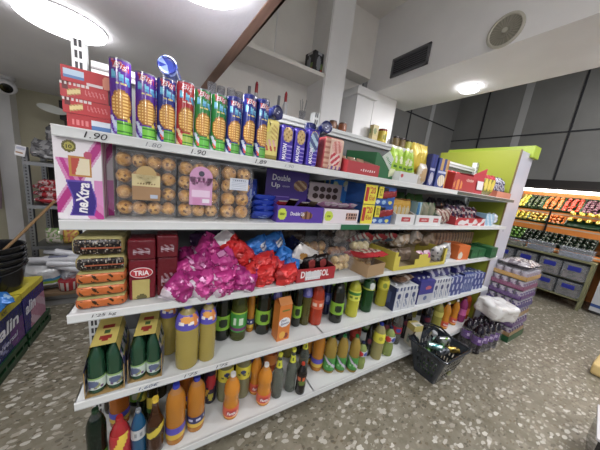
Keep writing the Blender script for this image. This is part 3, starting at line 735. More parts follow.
LB = ['dark blue lidded tube lying on top of the violet and navy tubes, end facing out', 'dark blue tube lid raised behind the navy trio, left one', 'dark blue tube lid raised behind the navy trio, right one',
      'dark blue tube lying on the yellow packet, end facing out', 'dark blue tube standing behind the last violet packet', 'dark blue tube lying beside the pink packet, end facing out']
for i, (x, y, z) in enumerate(PT['lids']):
    c = 0x2E3C8E if i == 0 else 0x1A2258
    def endf(a, zz, c=c): return c
    lying = i in (0, 3, 5)
    if lying:
        rot = (PI / 2 - .1, 0, .35 if i == 3 else -.2)
        t = thing('biscuit_tube', LB[i], 'biscuit tube', (x, y + .02, z), rot)
        obj('tube_body', lathe([(.031, -.20), (.031, .0), (.031, .02)], 0x26306E if i else 0x3A4688, 28), 'gloss', t)
        obj('lid', lathe([(.034, .012), (.034, .028), (.03, .031), (.026, .028), (.018, .0283), (.009, .0281), (0, .028)], lambda a, zz: (c if i else (0x7A90D0 if noise.noise(Vector((a * 3, zz * 90, 1))) > 0 else 0x2E3C8E)), 28), 'gloss', t)
        if i in (3, 5): obj('emblem', boxes((-.010, .0, -.008, -.002, .0285, .0295, 0xB8C0E0), (.0, .010, .002, .008, .0285, .0295, 0xB8C0E0)), 'print', t)
    else:
        h = z + .005 - Z[1]; y2 = y + .06
        t = thing('biscuit_tube', LB[i], 'biscuit tube', (x, y2, Z[1] + .0005))
        obj('tube_body', lathe([(.031, 0), (.031, h - .02)], 0x232E7E, 24), 'gloss', t)
        obj('lid', lathe([(.034, h - .02), (.034, h), (.03, h + .004), (0, h + .004)], 0x1A2258, 24), 'gloss', t)

# ------------------------------------------------------------------ boxes and packets, top shelf
def wfn(kind):
    def f(s, u, v):
        R_ = 0xC2242C
        if s == 'F':
            if kind == 0:
                if .05 < u < .46 and .22 < v < .8: return 0xBFD6EC if v > .45 else 0x5E8AC0
                if u > .8 and ell(u, v, .95, .4, .12, .5): return 0xE08A6A
                if .5 < u < .85 and v < .2: return 0xE0D0D0
                return R_
            if kind == 3:
                if u > .55 and v < .75: return 0xD6DFE8 if v > .35 else 0x4A78B4
                if .1 < u < .5 and .25 < v < .6 and math.sin(u * 60) > 0: return 0xE07A7A
                return 0xB81E28
            if v > .84 and u < .62 and math.sin(u * 70) > -.5: return 0xE2D6D4
            d = (v - .42) - (u - .28) * .9
            if .13 < u < .42 and abs(d) < .22: return 0xE7D08C if abs(d) < .13 else 0xB98A48
            if .04 < u < .16 and v > .5: return 0x6A1A1C
            if .5 < u < .95 and .3 < v < .66 and math.sin(u * 80 + v * 9) > .3: return 0xD87070
            return R_
        if s == 'T' : return 0xCE3238
        return 0xAA1C26
    return f
x0, x1, y0, h = BX['wafer']; w = x1 - x0; zz = Z[1]
WL = ['red wafer box at the bottom of the stack of four, set slightly right', 'red wafer box second from the bottom with a cream wafer picture', 'red wafer box third from the bottom with a cream wafer picture', 'red wafer box topmost of the stack with a light blue panel']
for i in range(4):
    hh = .0465
    o = obj('wafer_box', gbox(w * (1 if i else .93), .26, hh - .001, wfn({0: 3, 3: 0}.get(i, 1)), (44, 4, 16)), 'print', None, (x0 + w / 2 + (.006 if i == 0 else 0), y0 + .13, zz + .0005 + i * hh), (0, 0, (.0, .02, -.01, .03)[i]))
    tag(o, WL[i], 'box')
def yfn(s, u, v):
    if s in 'F':
        if ell(u, v, .22, .8, .2, .14): return 0xE8D83A
        if ell(u, v, .36, .86, .1, .06): return 0x5A4A1A
        if .2 < u < .85 and .22 < v < .5 and math.sin(u * 26 + v * 19) > .1: return 0xD8A0A0 if v > .35 else 0xB8483A
        if ell(u, v, .7, .68, .22, .2) and math.sin(v * 60 + u * 20) > 0: return 0xB89A4A
        if v < .12: return 0x8A7A2A
        return 0xD8C766
    return 0xC9B858
x0, x1, y0, h = BX['yellowpack']
tag(obj('biscuit_packet', rounded(gbox(x1 - x0 - .004, .07, h, yfn, (26, 6, 40)), x1 - x0 - .004, .07, h, .015), 'foil', None, ((x0 + x1) / 2, y0 + .05, Z[1] + .001)), 'pale yellow biscuit packet between the navy tubes and the violet packets', 'packet')
def mfn(s, u, v):
    if s == 'F':
        if ell(u, v, .5, .74, .34, .2): return 0xC9A968 if math.sin(u * 20) * math.sin(v * 40) > -.5 else 0x8A6A34
        if v < .48 and .5 < u < .9 and math.sin(v * 60) > .5: return 0x9A88D8
        if v > .93: return 0x2E1E78
        return 0x3D2AA0
    return 0x32228A
for i, (n, lb) in enumerate((('maxon1', 'first of three violet biscuit packets, next to the yellow one'), ('maxon2', 'middle one of three violet biscuit packets'), ('maxon3', 'last of three violet biscuit packets, beside the pink one'))):
    x0, x1, y0, h = BX[n]; w = x1 - x0 - .003
    def mf2(s, u, v, i=i):
        if i == 2 and s == 'F' and ell(u, v, .5, .66, .36, .26): return 0xA8C4D8 if math.sin(v * 22 + u * 9) > 0 else 0x4A5A8A
        return mfn(s, u, v)
    t = thing('biscuit_packet', lb, 'packet', ((x0 + x1) / 2, y0 + .05, Z[1] + .001), .04 * i)
    obj('wrapper', rounded(gbox(w, .07, h, mf2, (22, 6, 40)), w, .07, h, .018), 'foil', t)
    letter(t, 'MAXON', h * .42, w * .28, (-w * .16, -.0358, h * .29), 0xF4F2FA, rot=PI / 2, shear=.1)
def pkfn(s, u, v):
    if s == 'F':
        if u < .27: return 0xA86A5A if math.sin(v * 40) > 0 else 0xC89A80
        if ell(u, v, .62, .72, .26, .2): return 0xDDA49A if math.sin(u * 30 + v * 11) > 0 else 0xC87A6E
        if ell(u, v, .58, .36, .25, .22): return 0xC23A48 if math.sin(u * 20 - v * 30) > -.2 else 0xE9C9C0
        if v < .14 and math.sin(u * 30) > 0: return 0x7A4A8A
        return 0xD9B6A2
    return 0xB84A50
x0, x1, y0, h = BX['pinkpack']
tag(obj('biscuit_packet', rounded(gbox(x1 - x0 - .02, .09, h, pkfn, (36, 6, 44)), x1 - x0 - .02, .09, h, .018), 'foil', None, ((x0 + x1) / 2, y0 + .06, Z[1] + .001)), 'pink and red biscuit packet right of the violet packets on the top shelf', 'packet')
def tray(name, label, x0, x1, y0, d, z, hf, hb, hs=None, out=0xFFFFFF, inn=None, fn=None, mat='print', cat='display tray', back=None, t=.004, rz=0):
    """open carton tray: low front, sides, back; origin at the front left corner"""
    hs = hs if hs is not None else hf; hx = hs + .02 if back else hb; inn = inn or out; w = x1 - x0
    th = thing(name, label, cat, (x0, y0, z + .0005), rz)
    o = obj('front_panel', gbox(w, t, hf, (lambda s, u, v: fn(u, v) if (fn and s == 'F') else (inn if s == 'B' else out)), (48 if fn else 2, 1, 18 if fn else 2)), mat, th, (w / 2, t / 2, 0))
    for xx in (t / 2, w - t / 2):
        bm = bmesh.new(); ly = LY(bm)
        a = [bm.verts.new((xx - t / 2, p, q)) for p, q in ((t, 0), (d - t, 0), (d - t, hx), (d * .45, hs), (t, hf))]
        b = [bm.verts.new((xx + t / 2, p, q)) for p, q in ((t, 0), (d - t, 0), (d - t, hx), (d * .45, hs), (t, hf))]
        paintf(bm.faces.new(a), ly, out if xx < w / 2 else inn); paintf(bm.faces.new(b[::-1]), ly, inn if xx < w / 2 else out)
        for i in range(5): paintf(bm.faces.new((a[i], b[i], b[(i + 1) % 5], a[(i + 1) % 5])), ly, out)
        bmesh.ops.recalc_face_normals(bm, faces=bm.faces)
        obj('side_panel', bm, mat, th)
    if back: obj('back_panel', gbox(w, t, hb, lambda s, u, v: back(u, v) if s == 'F' else out, (60, 1, 50)), mat, th, (w / 2, d - t / 2, 0))
    else: obj('back_panel', boxes((0, w, d - t, d, 0, hb, inn)), mat, th)
    obj('base', boxes((t, w - t, t, d - t, 0, t, inn)), mat, th)
    return th
def packs(name, label, cat, n, x0, x1, y, z, w, d, h, fn, mat='foil', rot=(0, 0, 0), group=None, dy=0, jitter=.06, amp=.08, seed=0, labels=None):
    r = []
    for i in range(n):
        x = x0 + (x1 - x0) * (i + .5) / n
        me = once((name, label[:12], i % 3, w, d, h), lambda i=i: mesh(pillow(w, d, h, fn, 14, 14, amp, seed + i % 3, .08)))
        o = obj(name, me, mat, None, (x, y + dy * i, z + h / 2 * math.cos(rot[0]) + abs(d / 2 * math.sin(rot[0])) + .002), (rot[0] + jitter * h2(i, 3), rot[1] + jitter * h2(i, 5), rot[2] + jitter * h2(i, 9)))
        tag(o, labels[i] if labels else label, cat, None if labels else (group or label)); r.append(o)
    return r
x0, x1, y0, h = BX['redtray']
t = tray('display_tray', 'red cardboard tray front with white script, at the foot of the green carton', x0, x0 + .26, .012, .28, Z[1], .07, .12, .1, 0xB8323A, 0x9A6A60)
letter(t, None, .13, .018, (.165, -.0008, .028), 0xF0DCDC, shear=.2)
packs('toast_packet', 'brown-topped toast packet standing in the red tray', 'packet', 3, 1.21, 1.44, .14, Z[1] + .006, .07, .06, .10, lambda s, u, v: 0xB08A70 if v > .5 else 0xA04A48, group='toast packets in the red tray')
# green carton, opened and leaning to the right
t = thing('display_carton', 'large dark green open carton beside the red tray on the top shelf', 'carton', (1.475, .075, Z[1] + .001))
def gflap(pts, c, th=.004):
    bm = bmesh.new(); ly = LY(bm)
    a = [bm.verts.new(p) for p in pts]; n = (Vector(pts[1]) - Vector(pts[0])).cross(Vector(pts[2]) - Vector(pts[0])).normalized() * th
    b = [bm.verts.new(Vector(p) + n) for p in pts]
    k = len(pts)
    paintf(bm.faces.new(a), ly, c); paintf(bm.faces.new(b[::-1]), ly, c)
    for i in range(k): paintf(bm.faces.new((a[i], b[i], b[(i + 1) % k], a[(i + 1) % k])), ly, c)
    bmesh.ops.recalc_face_normals(bm, faces=bm.faces)
    return bm
obj('front_panel', gflap([(.0, 0, 0), (.20, 0, 0), (.20, 0, .03), (.02, 0, .16), (0, 0, .16)], 0x1F6B3A), 'print', t)
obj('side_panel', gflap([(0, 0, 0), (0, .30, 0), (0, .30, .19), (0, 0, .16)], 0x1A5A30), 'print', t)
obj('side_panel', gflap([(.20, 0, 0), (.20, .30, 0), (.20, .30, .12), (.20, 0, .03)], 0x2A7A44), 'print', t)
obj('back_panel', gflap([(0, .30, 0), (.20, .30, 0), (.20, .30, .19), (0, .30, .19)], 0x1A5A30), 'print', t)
obj('printed_flap', gflap([(.05, -.004, .14), (.16, -.004, .05), (.20, -.006, .10), (.11, -.006, .185)], 0xC9D4C8), 'print', t)
letter(t, None, .09, .022, (.12, -.0105, .118), 0x3A8A50, rot=-.69)
obj('base', boxes((.004, .196, .004, .296, 0, .004, 0x6A6A58)), 'print', t)
packs('biscuit_packet', 'white and pale green biscuit packet inside the green carton', 'packet', 2, 1.49, 1.66, .24, Z[1] + .006, .08, .05, .16, lambda s, u, v: 0xD4DCC8 if math.sin(v * 20 + u * 8) > 0 else 0x7AA88A, group='packets in the green carton')
x0, x1, y0, h = BX['limetray']
t = tray('display_tray', 'low white tray under the lime green bags on the top shelf', 1.66, 1.86, .012, .2, Z[1], .065, .065, None, 0xCFD2D2, 0xB0B2B2, fn=lambda u, v: 0xC03A40 if ell(u, v, .12, .6, .07, .2) else 0xD2D5D5)
def limef(s, u, v): return 0xE8EEC0 if (v < .3 or v > .93) else (0xF2F6D0 if ell(u, v, .5, .6, .2, .12) else (0x3E7A20 if ell(u, v, .5, .4, .25, .06) else 0xA9D41E))
packs('snack_bag', 'lime green snack bag standing in the low white tray', 'snack bag', 4, 1.63, 1.86, .09, Z[1] + .006, .085, .05, .225, limef, group='lime green bags on the top shelf', jitter=.7, amp=.16)
packs('snack_bag', 'yellow snack bag standing right of the lime green bags', 'snack bag', 2, 1.88, 2.05, .12, Z[1], .12, .07, .30, lambda s, u, v: 0xE6C81C if v > .35 else 0xC8A018 if math.sin(u * 20) > 0 else 0xEBDC6A, jitter=.2, amp=.14, group='yellow snack bags')
packs('biscuit_packet', 'pale biscuit packet in front of the yellow snack bags', 'packet', 1, 1.89, 1.99, .045, Z[1], .09, .05, .15, lambda s, u, v: 0xC8A878 if ell(u, v, .5, .45, .4, .35) else 0xD8CDBE)
def bbfn(c, pic, c2): 
    def f(s, u, v):
        if s == 'F':
            if ell(u, v, .55, .25, .35, .2): return pic if math.sin(u * 30 + v * 20) > -.3 else 0xE8E0D0
            if .1 < u < .9 and .5 < v < .58: return 0xC8CCE8
            if int(u * 4) % 2 and v > .6: return c2
        return c
    return f
BXS = [('bluebox', 'dark blue biscuit box standing tallest, right of the yellow bags', .02, bbfn(0x1E2C78, 0x8A96C8, 0x2A3A92)), ('biscuitbox', 'blue and cream biscuit box with an orange edge, left of the red tray', .0, bbfn(0x34468E, 0xD8C8A8, 0xC8A060))]
tag(obj('biscuit_box', gbox(.075, .16, .24, BXS[0][3], (24, 4, 40)), 'print', None, (2.075, .13, Z[1] + .001)), BXS[0][1], 'box')
def bb2(s, u, v): return 0xC98A3A if (s == 'R' or (s == 'F' and u > .86)) else BXS[1][3](s, u, v)
tag(obj('biscuit_box', gbox(.13, .16, .225, bb2, (30, 4, 40)), 'print', None, (2.2, .12, Z[1] + .001), (0, 0, -.06)), BXS[1][1], 'box')
x0, x1, y0, h = BX['redtray2']
t = tray('display_tray', 'large red display tray with an orange picture, right part of the top shelf', 2.35, 2.72, .02, .3, Z[1], .14, .19, .16, 0xA8202C, 0x7A1A22, fn=lambda u, v: 0xE08A3A if ell(u, v, .22, .35, .2, .3) and math.sin(u * 40) > -.4 else (0x8A1820 if v < .06 else 0xB0242E))
letter(t, None, .13, .03, (.26, -.0008, .10), 0xE8C8B8, shear=.2)
packs('wafer_packet', 'red and white wafer packet inside the large red display tray', 'packet', 4, 2.37, 2.70, .16, Z[1] + .006, .08, .06, .17, lambda s, u, v: 0xC83038 if v > .6 else 0xD8CCC8, group='packets in the large red tray')
t = thing('display_carton', 'tilted red and white carton flap standing right of the large red tray', 'carton', (2.80, .06, Z[1] + .001), -.1)
obj('panel', gflap([(0, 0, 0), (.13, 0, 0), (.17, .02, .25), (-.02, .02, .17)], 0xB42C38), 'print', t)
obj('panel', gflap([(.03, -.006, .04), (.12, -.006, .04), (.12, .0, .12), (.03, .0, .12)], 0xD8D4D4), 'print', t)
obj('side_panel', gflap([(0, 0, 0), (-.01, .22, 0), (-.01, .22, .2), (-.02, .02, .17)], 0x8A2028), 'print', t)
packs('snack_bag', 'yellow and red snack bag between the tilted carton and the silver bags', 'snack bag', 3, 2.95, 3.17, .07, Z[1], .10, .06, .20, lambda s, u, v: 0xB8283A if u > .7 or v > .8 else (0xD8C63A if ell(u, v, .4, .5, .3, .3) else 0x8A8A3A), group='yellow and red bags', jitter=.25)
t = tray('display_tray', 'salmon cardboard tray at the right end of the top shelf holding silver bags', 3.2, 3.55, .02, .25, Z[1], .06, .1, .08, 0xC8785A, 0xA86A50)
packs('snack_bag', 'crumpled silver and violet bag in the salmon tray', 'snack bag', 5, 3.21, 3.54, .12, Z[1] + .008, .09, .07, .2, lambda s, u, v: 0xB8B8C4 if math.sin(u * 17 + v * 23) > -.2 else 0x4A4260, group='silver bags in the salmon tray', jitter=.4, amp=.25)

# ------------------------------------------------------------------ second shelf
def nxf(s, u, v):
    if s != 'F': return 0xD8D4DA if s != 'R' else (0xB02A86 if .3 < u < .5 or .72 < u < .8 else 0xE4DCE4)
    b = .04 < v < .49 and .27 + .06 * math.sin((v - .08) * 11) < u < .80 + .05 * math.sin((v - .08) * 11)
    if b:
        e = .06 < v < .47 and .30 + .06 * math.sin((v - .08) * 11) < u < .77 + .05 * math.sin((v - .08) * 11)
        return 0x38248C if e else 0x6A4AB8
    if ell(u, v, .32, .885, .15, .07): return 0x6A6420 if not ell(u, v, .32, .885, .10, .045) else 0xB8B040
    if ell(u, v, .70, .80, .09, .045): return 0xC85070
    k = max(abs(u - .53) / .235, abs(v - .655) / .125)
    if k < 1: 
        if k > .82: return 0xC88A2E
        return 0xC84A38 if u < .48 - .05 * math.sin(v * 14) else 0xEFE3C0
    if u < .2 and v < .08: return 0xF4F0F4
    d = v - (.95 - u * .95) + .15 * math.sin(u * 3); d2 = v - (.12 + u * .85)
    if abs(d) < .17 and v < .75: return 0xC82A94 if abs(d) < .06 else 0xDE84BE
    if abs(d2) < .13: return 0xBE2488 if abs(d2) < .08 else 0xDD98C8
    if v < .5 and u > .8: return 0xE290CC
    return 0xEFEAF0
x0, x1, y0, h = BX['nextra']
for i, (dx, lb) in enumerate(((0, 'white and magenta biscuit box with purple badge at the left end of the second shelf'), (.018, 'identical white and magenta biscuit box showing only its edge behind the front one'))):
    t = thing('biscuit_box', lb, 'box', (x0 + (x1 - x0) / 2 + dx, y0 + .035 + .075 * i - .02, Z[2] + .0005))
    obj('carton', gbox(x1 - x0 - .002, .07, h - .01, nxf, (52, 6, 90)), 'print', t)
    if i == 0:
        letter(t, 'neXtra', h * .37, .032, (.005, -.0362, h * .265), 0xFAF8FC, rot=PI / 2 - .10, shear=.15, bold=.03)
        letter(t, '10', .014, .012, (-.021, -.0362, h * .85), 0x2A2610)
def muffin_mesh(k):
    def c(p): 
        n = noise.noise(p * 90 + Vector((k * 3.3, 0, 0)))
        
        if (p.x * p.x + p.z * p.z) > .0195 ** 2: return 0xB8843A
        return 0x7A4A16 if n > .42 else (0xC48A34 if n > .05 else 0xDCA850)
    return once(('muffin', k), lambda: mesh(ball(.0265, .023, .0265, c, 18, 12, .12, 2.5, k)))
def clampack(n, label, rows, cols, lab):
    x0, x1, y0, h = BX[n]; w = x1 - x0 - .004; h = min(h, .258); d = .085
    t = thing('muffin_pack', label, 'muffin pack', ((x0 + x1) / 2, y0 + d / 2 - .02, Z[2] + .0005))
    cw, rh = (w - .01) / cols, (h - .02) / rows
    for i in range(cols):
        for j in range(rows):
            m = obj('muffin', muffin_mesh((i * 3 + j) % 4), 'baked', t, (-w / 2 + .005 + cw * (i + .5), .002 * h2(i, j), .012 + rh * (j + .5)), (0, h2(i, j) * 3, 0))
            s = min(cw, rh) / .0535 * 1.1; m.scale = (s, 1.25, s)
    obj('tray_back', boxes((-w / 2 + .004, w / 2 - .004, d / 2 - .006, d / 2 - .004, .004, h - .004, 0x6A5A4A)), 'gloss', t)
    bm = cbox(w, d, h, 0xFFFFFF, .012)
    obj('clear_tray', bm, 'film', t)
    if lab: lab(t, w, d, h)
    return t
def labA(t, w, d, h):
    l = obj('paper_label', gbox(.088, .001, .095, lambda s, u, v: 0xA8835A if v < .55 else (0xD8C890 if v > .5 else 0xC8B080), (20, 1, 20)), 'print', t, (.0, -d / 2 - .0015, .078))
    obj('barcode', boxes((.012, .036, -.0012, -.0008, .008, .022, 0xB8C4D8)), 'print', l); letter(l, None, .06, .008, (0, -.001, .062), 0x7A5A34)
    obj('label_top', lathe([(0, 0), (.032, 0), (.032, .001), (0, .001)], 0xC8A868, 24), 'print', t, (0, -d / 2 - .001, .174), (PI / 2, 0, 0))
def labB(t, w, d, h):
    def f(s, u, v):
        if .3 < v < .55 and u > .1 and u < .9: return 0xE8CCE4
        if v < .25 and .15 < u < .5: return 0xD08AB8
        return 0xD49AC4
    l = obj('paper_label', gbox(.088, .001, .115, f, (20, 1, 24)), 'print', t, (.004, -d / 2 - .0015, .07))
    obj('label_top', lathe([(0, 0), (.044, 0), (.044, .001), (0, .001)], lambda a, z: 0xD49AC4, 28), 'print', t, (.004, -d / 2 - .001, .185), (PI / 2, 0, 0))
    obj('logo', lathe([(0, 0), (.011, 0), (.011, .001), (0, .001)], 0x4A4858, 20), 'print', t, (.004, -d / 2 - .003, .20), (PI / 2, 0, 0))
    letter(l, None, .066, .009, (0, -.001, .098), 0x9A4A86)
    obj('barcode', boxes((.006, .034, -.0012, -.0008, .01, .026, 0xEAE6EE)), 'print', l)
def labC(t, w, d, h):
    l = obj('paper_label', gbox(.082, .001, .052, lambda s, u, v: 0xA8B0C4 if math.sin(v * 44) > .6 and .1 < u < .9 else 0xD8DEE8, (22, 1, 22)), 'print', t, (.004, -d / 2 - .0015, .145))
    letter(l, None, .06, .007, (0, -.001, .044), 0x4A5470)
clampack('muffA', 'clear tray of muffins with a beige label, leftmost of the three', 4, 4, labA)
clampack('muffB', 'clear tray of muffins with a round-topped pink label', 4, 3, labB)
clampack('muffC', 'clear tray of muffins with a small white label, rightmost of the three', 4, 2, labC)
def blf(s, u, v):
    if v < .08 or v > .92: return 0x1A3A9A
    if ell(u, v, .5, .5, .3, .22): return 0x8AA8E8 if math.sin(u * 20 + v * 9) > 0 else 0x2A4AC0
    return 0x2142B4
x0, x1, y0, h = BX['bluepile']
for i in range(4):
    o = obj('biscuit_packet', pillow(.125, .030, .075, lambda s, u, v: blf(s, v, u), 18, 14, .12, i, .06), 'foil', None, (x0 + .068 + .008 * (i % 2), y0 + .045 + .008 * i, Z[2] + .026 + i * .027), (.95, .04 * h2(i, 2), .12 * h2(i, 4)))
    tag(o, ('small blue packet at the bottom of the lying pile', 'small blue packet second from the bottom of the lying pile', 'small blue packet third from the bottom of the lying pile', 'small blue packet on top of the lying pile')[i], 'packet')
o = obj('biscuit_packet', pillow(.075, .05, .2, blf, 14, 18, .12, 9, .1), 'foil', None, (.70, .2, Z[2] + .102), (0, .03, .1)); tag(o, 'blue packet standing upright beside the white-labelled muffin tray', 'packet')
packs('candy_bag', 'red and orange bag at the back above the muffin tray', 'packet', 1, .56, .66, .3, Z[2], .14, .06, .24, lambda s, u, v: 0x9A2A28 if math.sin(u * 19 + v * 13) > 0 else 0xC88A3A)
# Double Up display
def dbf(u, v):
    if ell(u, v, .80, .70, .17, .13) : return 0x8A5A3A if math.sin(u * 30 + v * 40) > -.2 else 0xC8A878
    if .2 < u < .55 and .42 < v < .45: return 0x8A70C8
    return 0x472A8E
def dbt(u, v):
    if ell(u, v, .10, .5, .085, .34): return 0xC8DC28
    if ell(u, v, .62, .45, .14, .25): return 0x9A6A4A if math.sin(u * 60) > -.3 else 0x5A3420
    return 0x5A3AA8
t = tray('display_box', 'purple chocolate bar display box with a tall printed back card', .79, 1.075, .012, .20, Z[2], .088, .27, .10, 0x56389E, 0x38207A, fn=dbt, back=dbf)
for s, w, h, x, z in (('Double', .115, .034, .095, .225), ('Up', .055, .034, .062, .178)): letter(t, s, w, h, (x, .1945, z), 0xF2EEF8)
letter(t, None, .05, .012, (.128, .1945, .178), 0xD8D0E8)
letter(t, 'Double Up', .085, .026, (.118, -.0008, .045), 0xF4F0FA, shear=.1); letter(t, None, .028, .016, (.028, -.0008, .045), 0x2A2A10)
for i in range(4):
    c = (0xB83040, 0x2A1810, 0x3A2418, 0x6A5A4A)[i]
    o = obj('chocolate_bar', pillow(.055, .022, .13, lambda s, u, v, c=c: c if .1 < v < .9 else 0xC8C0B8, 10, 14, .1, i, .1), 'foil', None, (.83 + i * .065, .08, Z[2] + .078 + .012 * (i % 2)), (1.0, 0, .3 * h2(i, 2)))
    tag(o, ('red wrapped bar in the purple display box', 'black wrapped bar in the purple display box, second from left', 'dark brown wrapped bar in the purple display box', 'greyish wrapped bar at the right end of the purple display box')[i], 'chocolate bar')
# pink bar display
def pbk(u, v):
    for j in range(2):
        for i in range(4):
            if ell(u, v, .2 + .2 * i, .62 + .2 * j, .085, .075): return 0x3A2018
    return 0xCFC4CC if v < .45 else 0xB8A8A8
def pkt(u, v):
    if ell(u, v, .13, .5, .115, .36): return 0xC8DC28
    if .62 < u < .95 and .2 < v < .8: return 0x4A2A20 if (int(u * 40) % 3 and int(v * 12) % 3) else 0xC8A090
    return 0xE6DCE2
t = tray('display_box', 'white and pink bar display box with chocolate squares printed on the back', 1.082, 1.345, .012, .20, Z[2], .085, .225, .09, 0xDDD2DA, 0xB8A8B0, fn=pkt, back=pbk)
letter(t, None, .028, .016, (.034, -.0008, .042), 0x2A2A10)
packs('candy_bar', 'pink wrapped bar lying in the white and pink display box', 'candy bar', 5, 1.09, 1.34, .09, Z[2] + .052, .05, .035, .14, lambda s, u, v: 0xC88AB4 if .12 < v < .88 else 0xE0C8D8, rot=(1.25, 0, 0), group='pink bars in the display box', jitter=.3)
def bbg(s, u, v):
    if s in 'FL':
        for a, b, c in ((.25, .62, 0xD8E4EE), (.62, .80, 0xC8D8E4), (.85, .6, 0xB8C860), (.1, .85, 0xD0DCA0), (.7, .75, 0x6A9AB8), (.4, .35, 0x9AB04A), (.75, .3, 0xC8D0D8), (.55, .9, 0xC8CCA0)):
            if ell(u, v, a, b, .13, .09): return c
    return 0x2E84DA
tag(obj('snack_carton', gbox(.20, .11, .26, bbg, (30, 6, 36)), 'print', None, (1.385, .285, Z[2] + .001)), 'large bright blue carton with pale patches behind the yellow price signs', 'carton')
# blue boxes with yellow price signs
def blu(s, u, v):
    if s == 'F':
        if .10 < u < .72 and .32 < v < .92: return 0x16161C  # dark inside of the opening, painted onto the flat front
        if v < .3:
            for a, c in ((.15, 0xC8CC8A), (.4, 0xC8D8E8), (.62, 0x9AC0E0), (.85, 0xD8D060)):
                if ell(u, v, a, .15, .07, .1): return c
        return 0x2458A8
    return 0x2A60B0
for i, (z, lb) in enumerate(((Z[2], 'lower blue bar carton with a yellow price sign'), (Z[2] + .128, 'upper blue bar carton with a yellow price sign, stacked on the lower one'))):
    t = thing('snack_carton', lb, 'carton', (1.545, .13, z + .0005))
    obj('carton', gbox(.27, .2, .125, blu, (40, 4, 24)), 'print', t)
    sgn = obj('price_sign', gbox(.105, .003, .128 - .004, lambda s, u, v: 0xEBDD12, (2, 1, 2)), 'print', t, (-.112 - .035 * (0 if i else 0), -.108, .0), (0, 0, -.0))
    letter(sgn, "1", .026, .088, (-.034, -.0022, .062), 0xC22A2A); letter(sgn, "'20", .052, .042, (.012, -.0022, .090), 0xC22A2A)
    letter(sgn, "€/ud", .05, .034, (.012, -.0022, .042), 0xC22A2A)
    s2 = obj('price_sign', boxes((-.022, .022, -.002, .002, .045, .122, 0xE6DA1C)), 'print', t, (-.02, -.106, .0)); letter(s2, '82', .026, .05, (0, -.0026, .085), 0x8A7A10, rot=.1)
    for k in range(3):
        o = obj('candy_bar', pillow(.05, .022, .10, lambda s, u, v: 0x9A2A30 if v > .3 else 0x6A1A2A, 10, 12, .05, k, .1), 'foil', None, (1.56 + .045 * k, .036, z + .065 + .006 * k), (.2, 1.35, .1 * k))
        tag(o, 'dark red wrapped bar at the painted dark opening of a blue carton', 'candy bar', 'red bars in the blue cartons')
# white trays to the right
def wt(u, v): 
    if .3 < u < .78 and .25 < v < .75: return 0xB83038
    return 0xD6D8D8
t = tray('display_tray', 'white-lipped tray of yellow biscuit packets on the second shelf', 1.715, 1.93, .015, .26, Z[2], .075, .19, .12, 0xD2D4D4, 0x9A9080, fn=wt); letter(t, None, .06, .018, (.116, -.0008, .037), 0xF0DCDC)
packs('biscuit_packet', 'yellow biscuit packet standing in the white-lipped tray', 'packet', 4, 1.735, 1.93, .09, Z[2] + .006, .085, .04, .175, lambda s, u, v: 0xC8BC98 if ell(u, v, .5, .5, .22, .2) else (0x8A5A1A if v < .15 or v > .9 else 0xCFA01E), rot=(0, 0, 0), group='yellow packets in the white tray', jitter=.15)
t = tray('display_tray', 'white-lipped tray with blue-edged pale packets, right of the yellow packets', 1.95, 2.29, .015, .26, Z[2], .075, .17, .11, 0xD2D4D4, 0x8A8A80, fn=lambda u, v: 0xB83038 if (.12 < u < .5 or .68 < u < .9) and .25 < v < .75 else 0xD6D8D8)
letter(t, None, .08, .018, (.105, -.0008, .037), 0xF0DCDC); letter(t, None, .05, .018, (.268, -.0008, .037), 0xF0DCDC)
tag(obj('biscuit_packet', gbox(.05, .12, .165, lambda s, u, v: 0x3A78A8 if u < .5 else 0x9AC0C8, (10, 2, 10), .006), 'foil', None, (2.0, .1, Z[2] + .007)), 'blue biscuit packet at the left of the second white-lipped tray', 'packet')
packs('biscuit_packet', 'grey-green biscuit packet in the second white-lipped tray', 'packet', 3, 2.03, 2.28, .09, Z[2] + .006, .085, .05, .165, lambda s, u, v: 0x8A8A74 if u < .7 else 0x3E7A4A, group='grey green packets', jitter=.12)
packs('snack_bag', 'brown and pale snack bag between the white tray and the red box', 'snack bag', 3, 2.31, 2.5, .08, Z[2], .09, .06, .13, lambda s, u, v: 0x7A5048 if math.sin(u * 9 + v * 14) > 0 else 0xB8A898, group='brown bags second shelf', jitter=.3)
t = tray('display_tray', 'red and white display tray heaped with dark bags near the end of the second shelf', 2.53, 3.10, .015, .28, Z[2], .07, .14, .1, 0xB02A34, 0x6A2A30, fn=lambda u, v: 0xD8D4D4 if noise.noise(Vector((u * 7, v * 1.5, 2))) > .12 else 0xB82C36)
packs('snack_bag', 'dark red and violet snack bag heaped in the red and white tray', 'snack bag', 7, 2.54, 3.09, .13, Z[2] + .02, .10, .07, .15, lambda s, u, v: (0x7A2A38 if u > .5 else 0x3A2848) if math.sin(v * 15 + u * 4) > -.4 else 0xB8A8A8, group='bags in the red and white tray', jitter=.6, amp=.2)
def lbf(s, u, v): return 0xC8D8E4 if s == 'F' and math.sin(u * 14 + v * 7) > .5 else 0x8AB8D4
tag(obj('snack_carton', gbox(.19, .15, .12, lbf, (16, 2, 12)), 'print', None, (3.22, .10, Z[2] + .001)), 'light blue carton at the right end of the second shelf', 'carton')
packs('snack_bag', 'white and grey crumpled bag at the very end of the second shelf', 'snack bag', 2, 3.34, 3.54, .10, Z[2], .10, .08, .13, lambda s, u, v: 0xC8CCD4 if u < .6 else 0x5A5A6A, group='end bags second shelf', jitter=.5, amp=.2)
packs('snack_bag', 'dark green snack bag at the back of the second shelf', 'snack bag', 4, 1.95, 2.5, .35, Z[2], .13, .08, .23, lambda s, u, v: 0x2A4A2E if v < .7 else 0x4A7A3A, group='dark green bags at the back', jitter=.3)
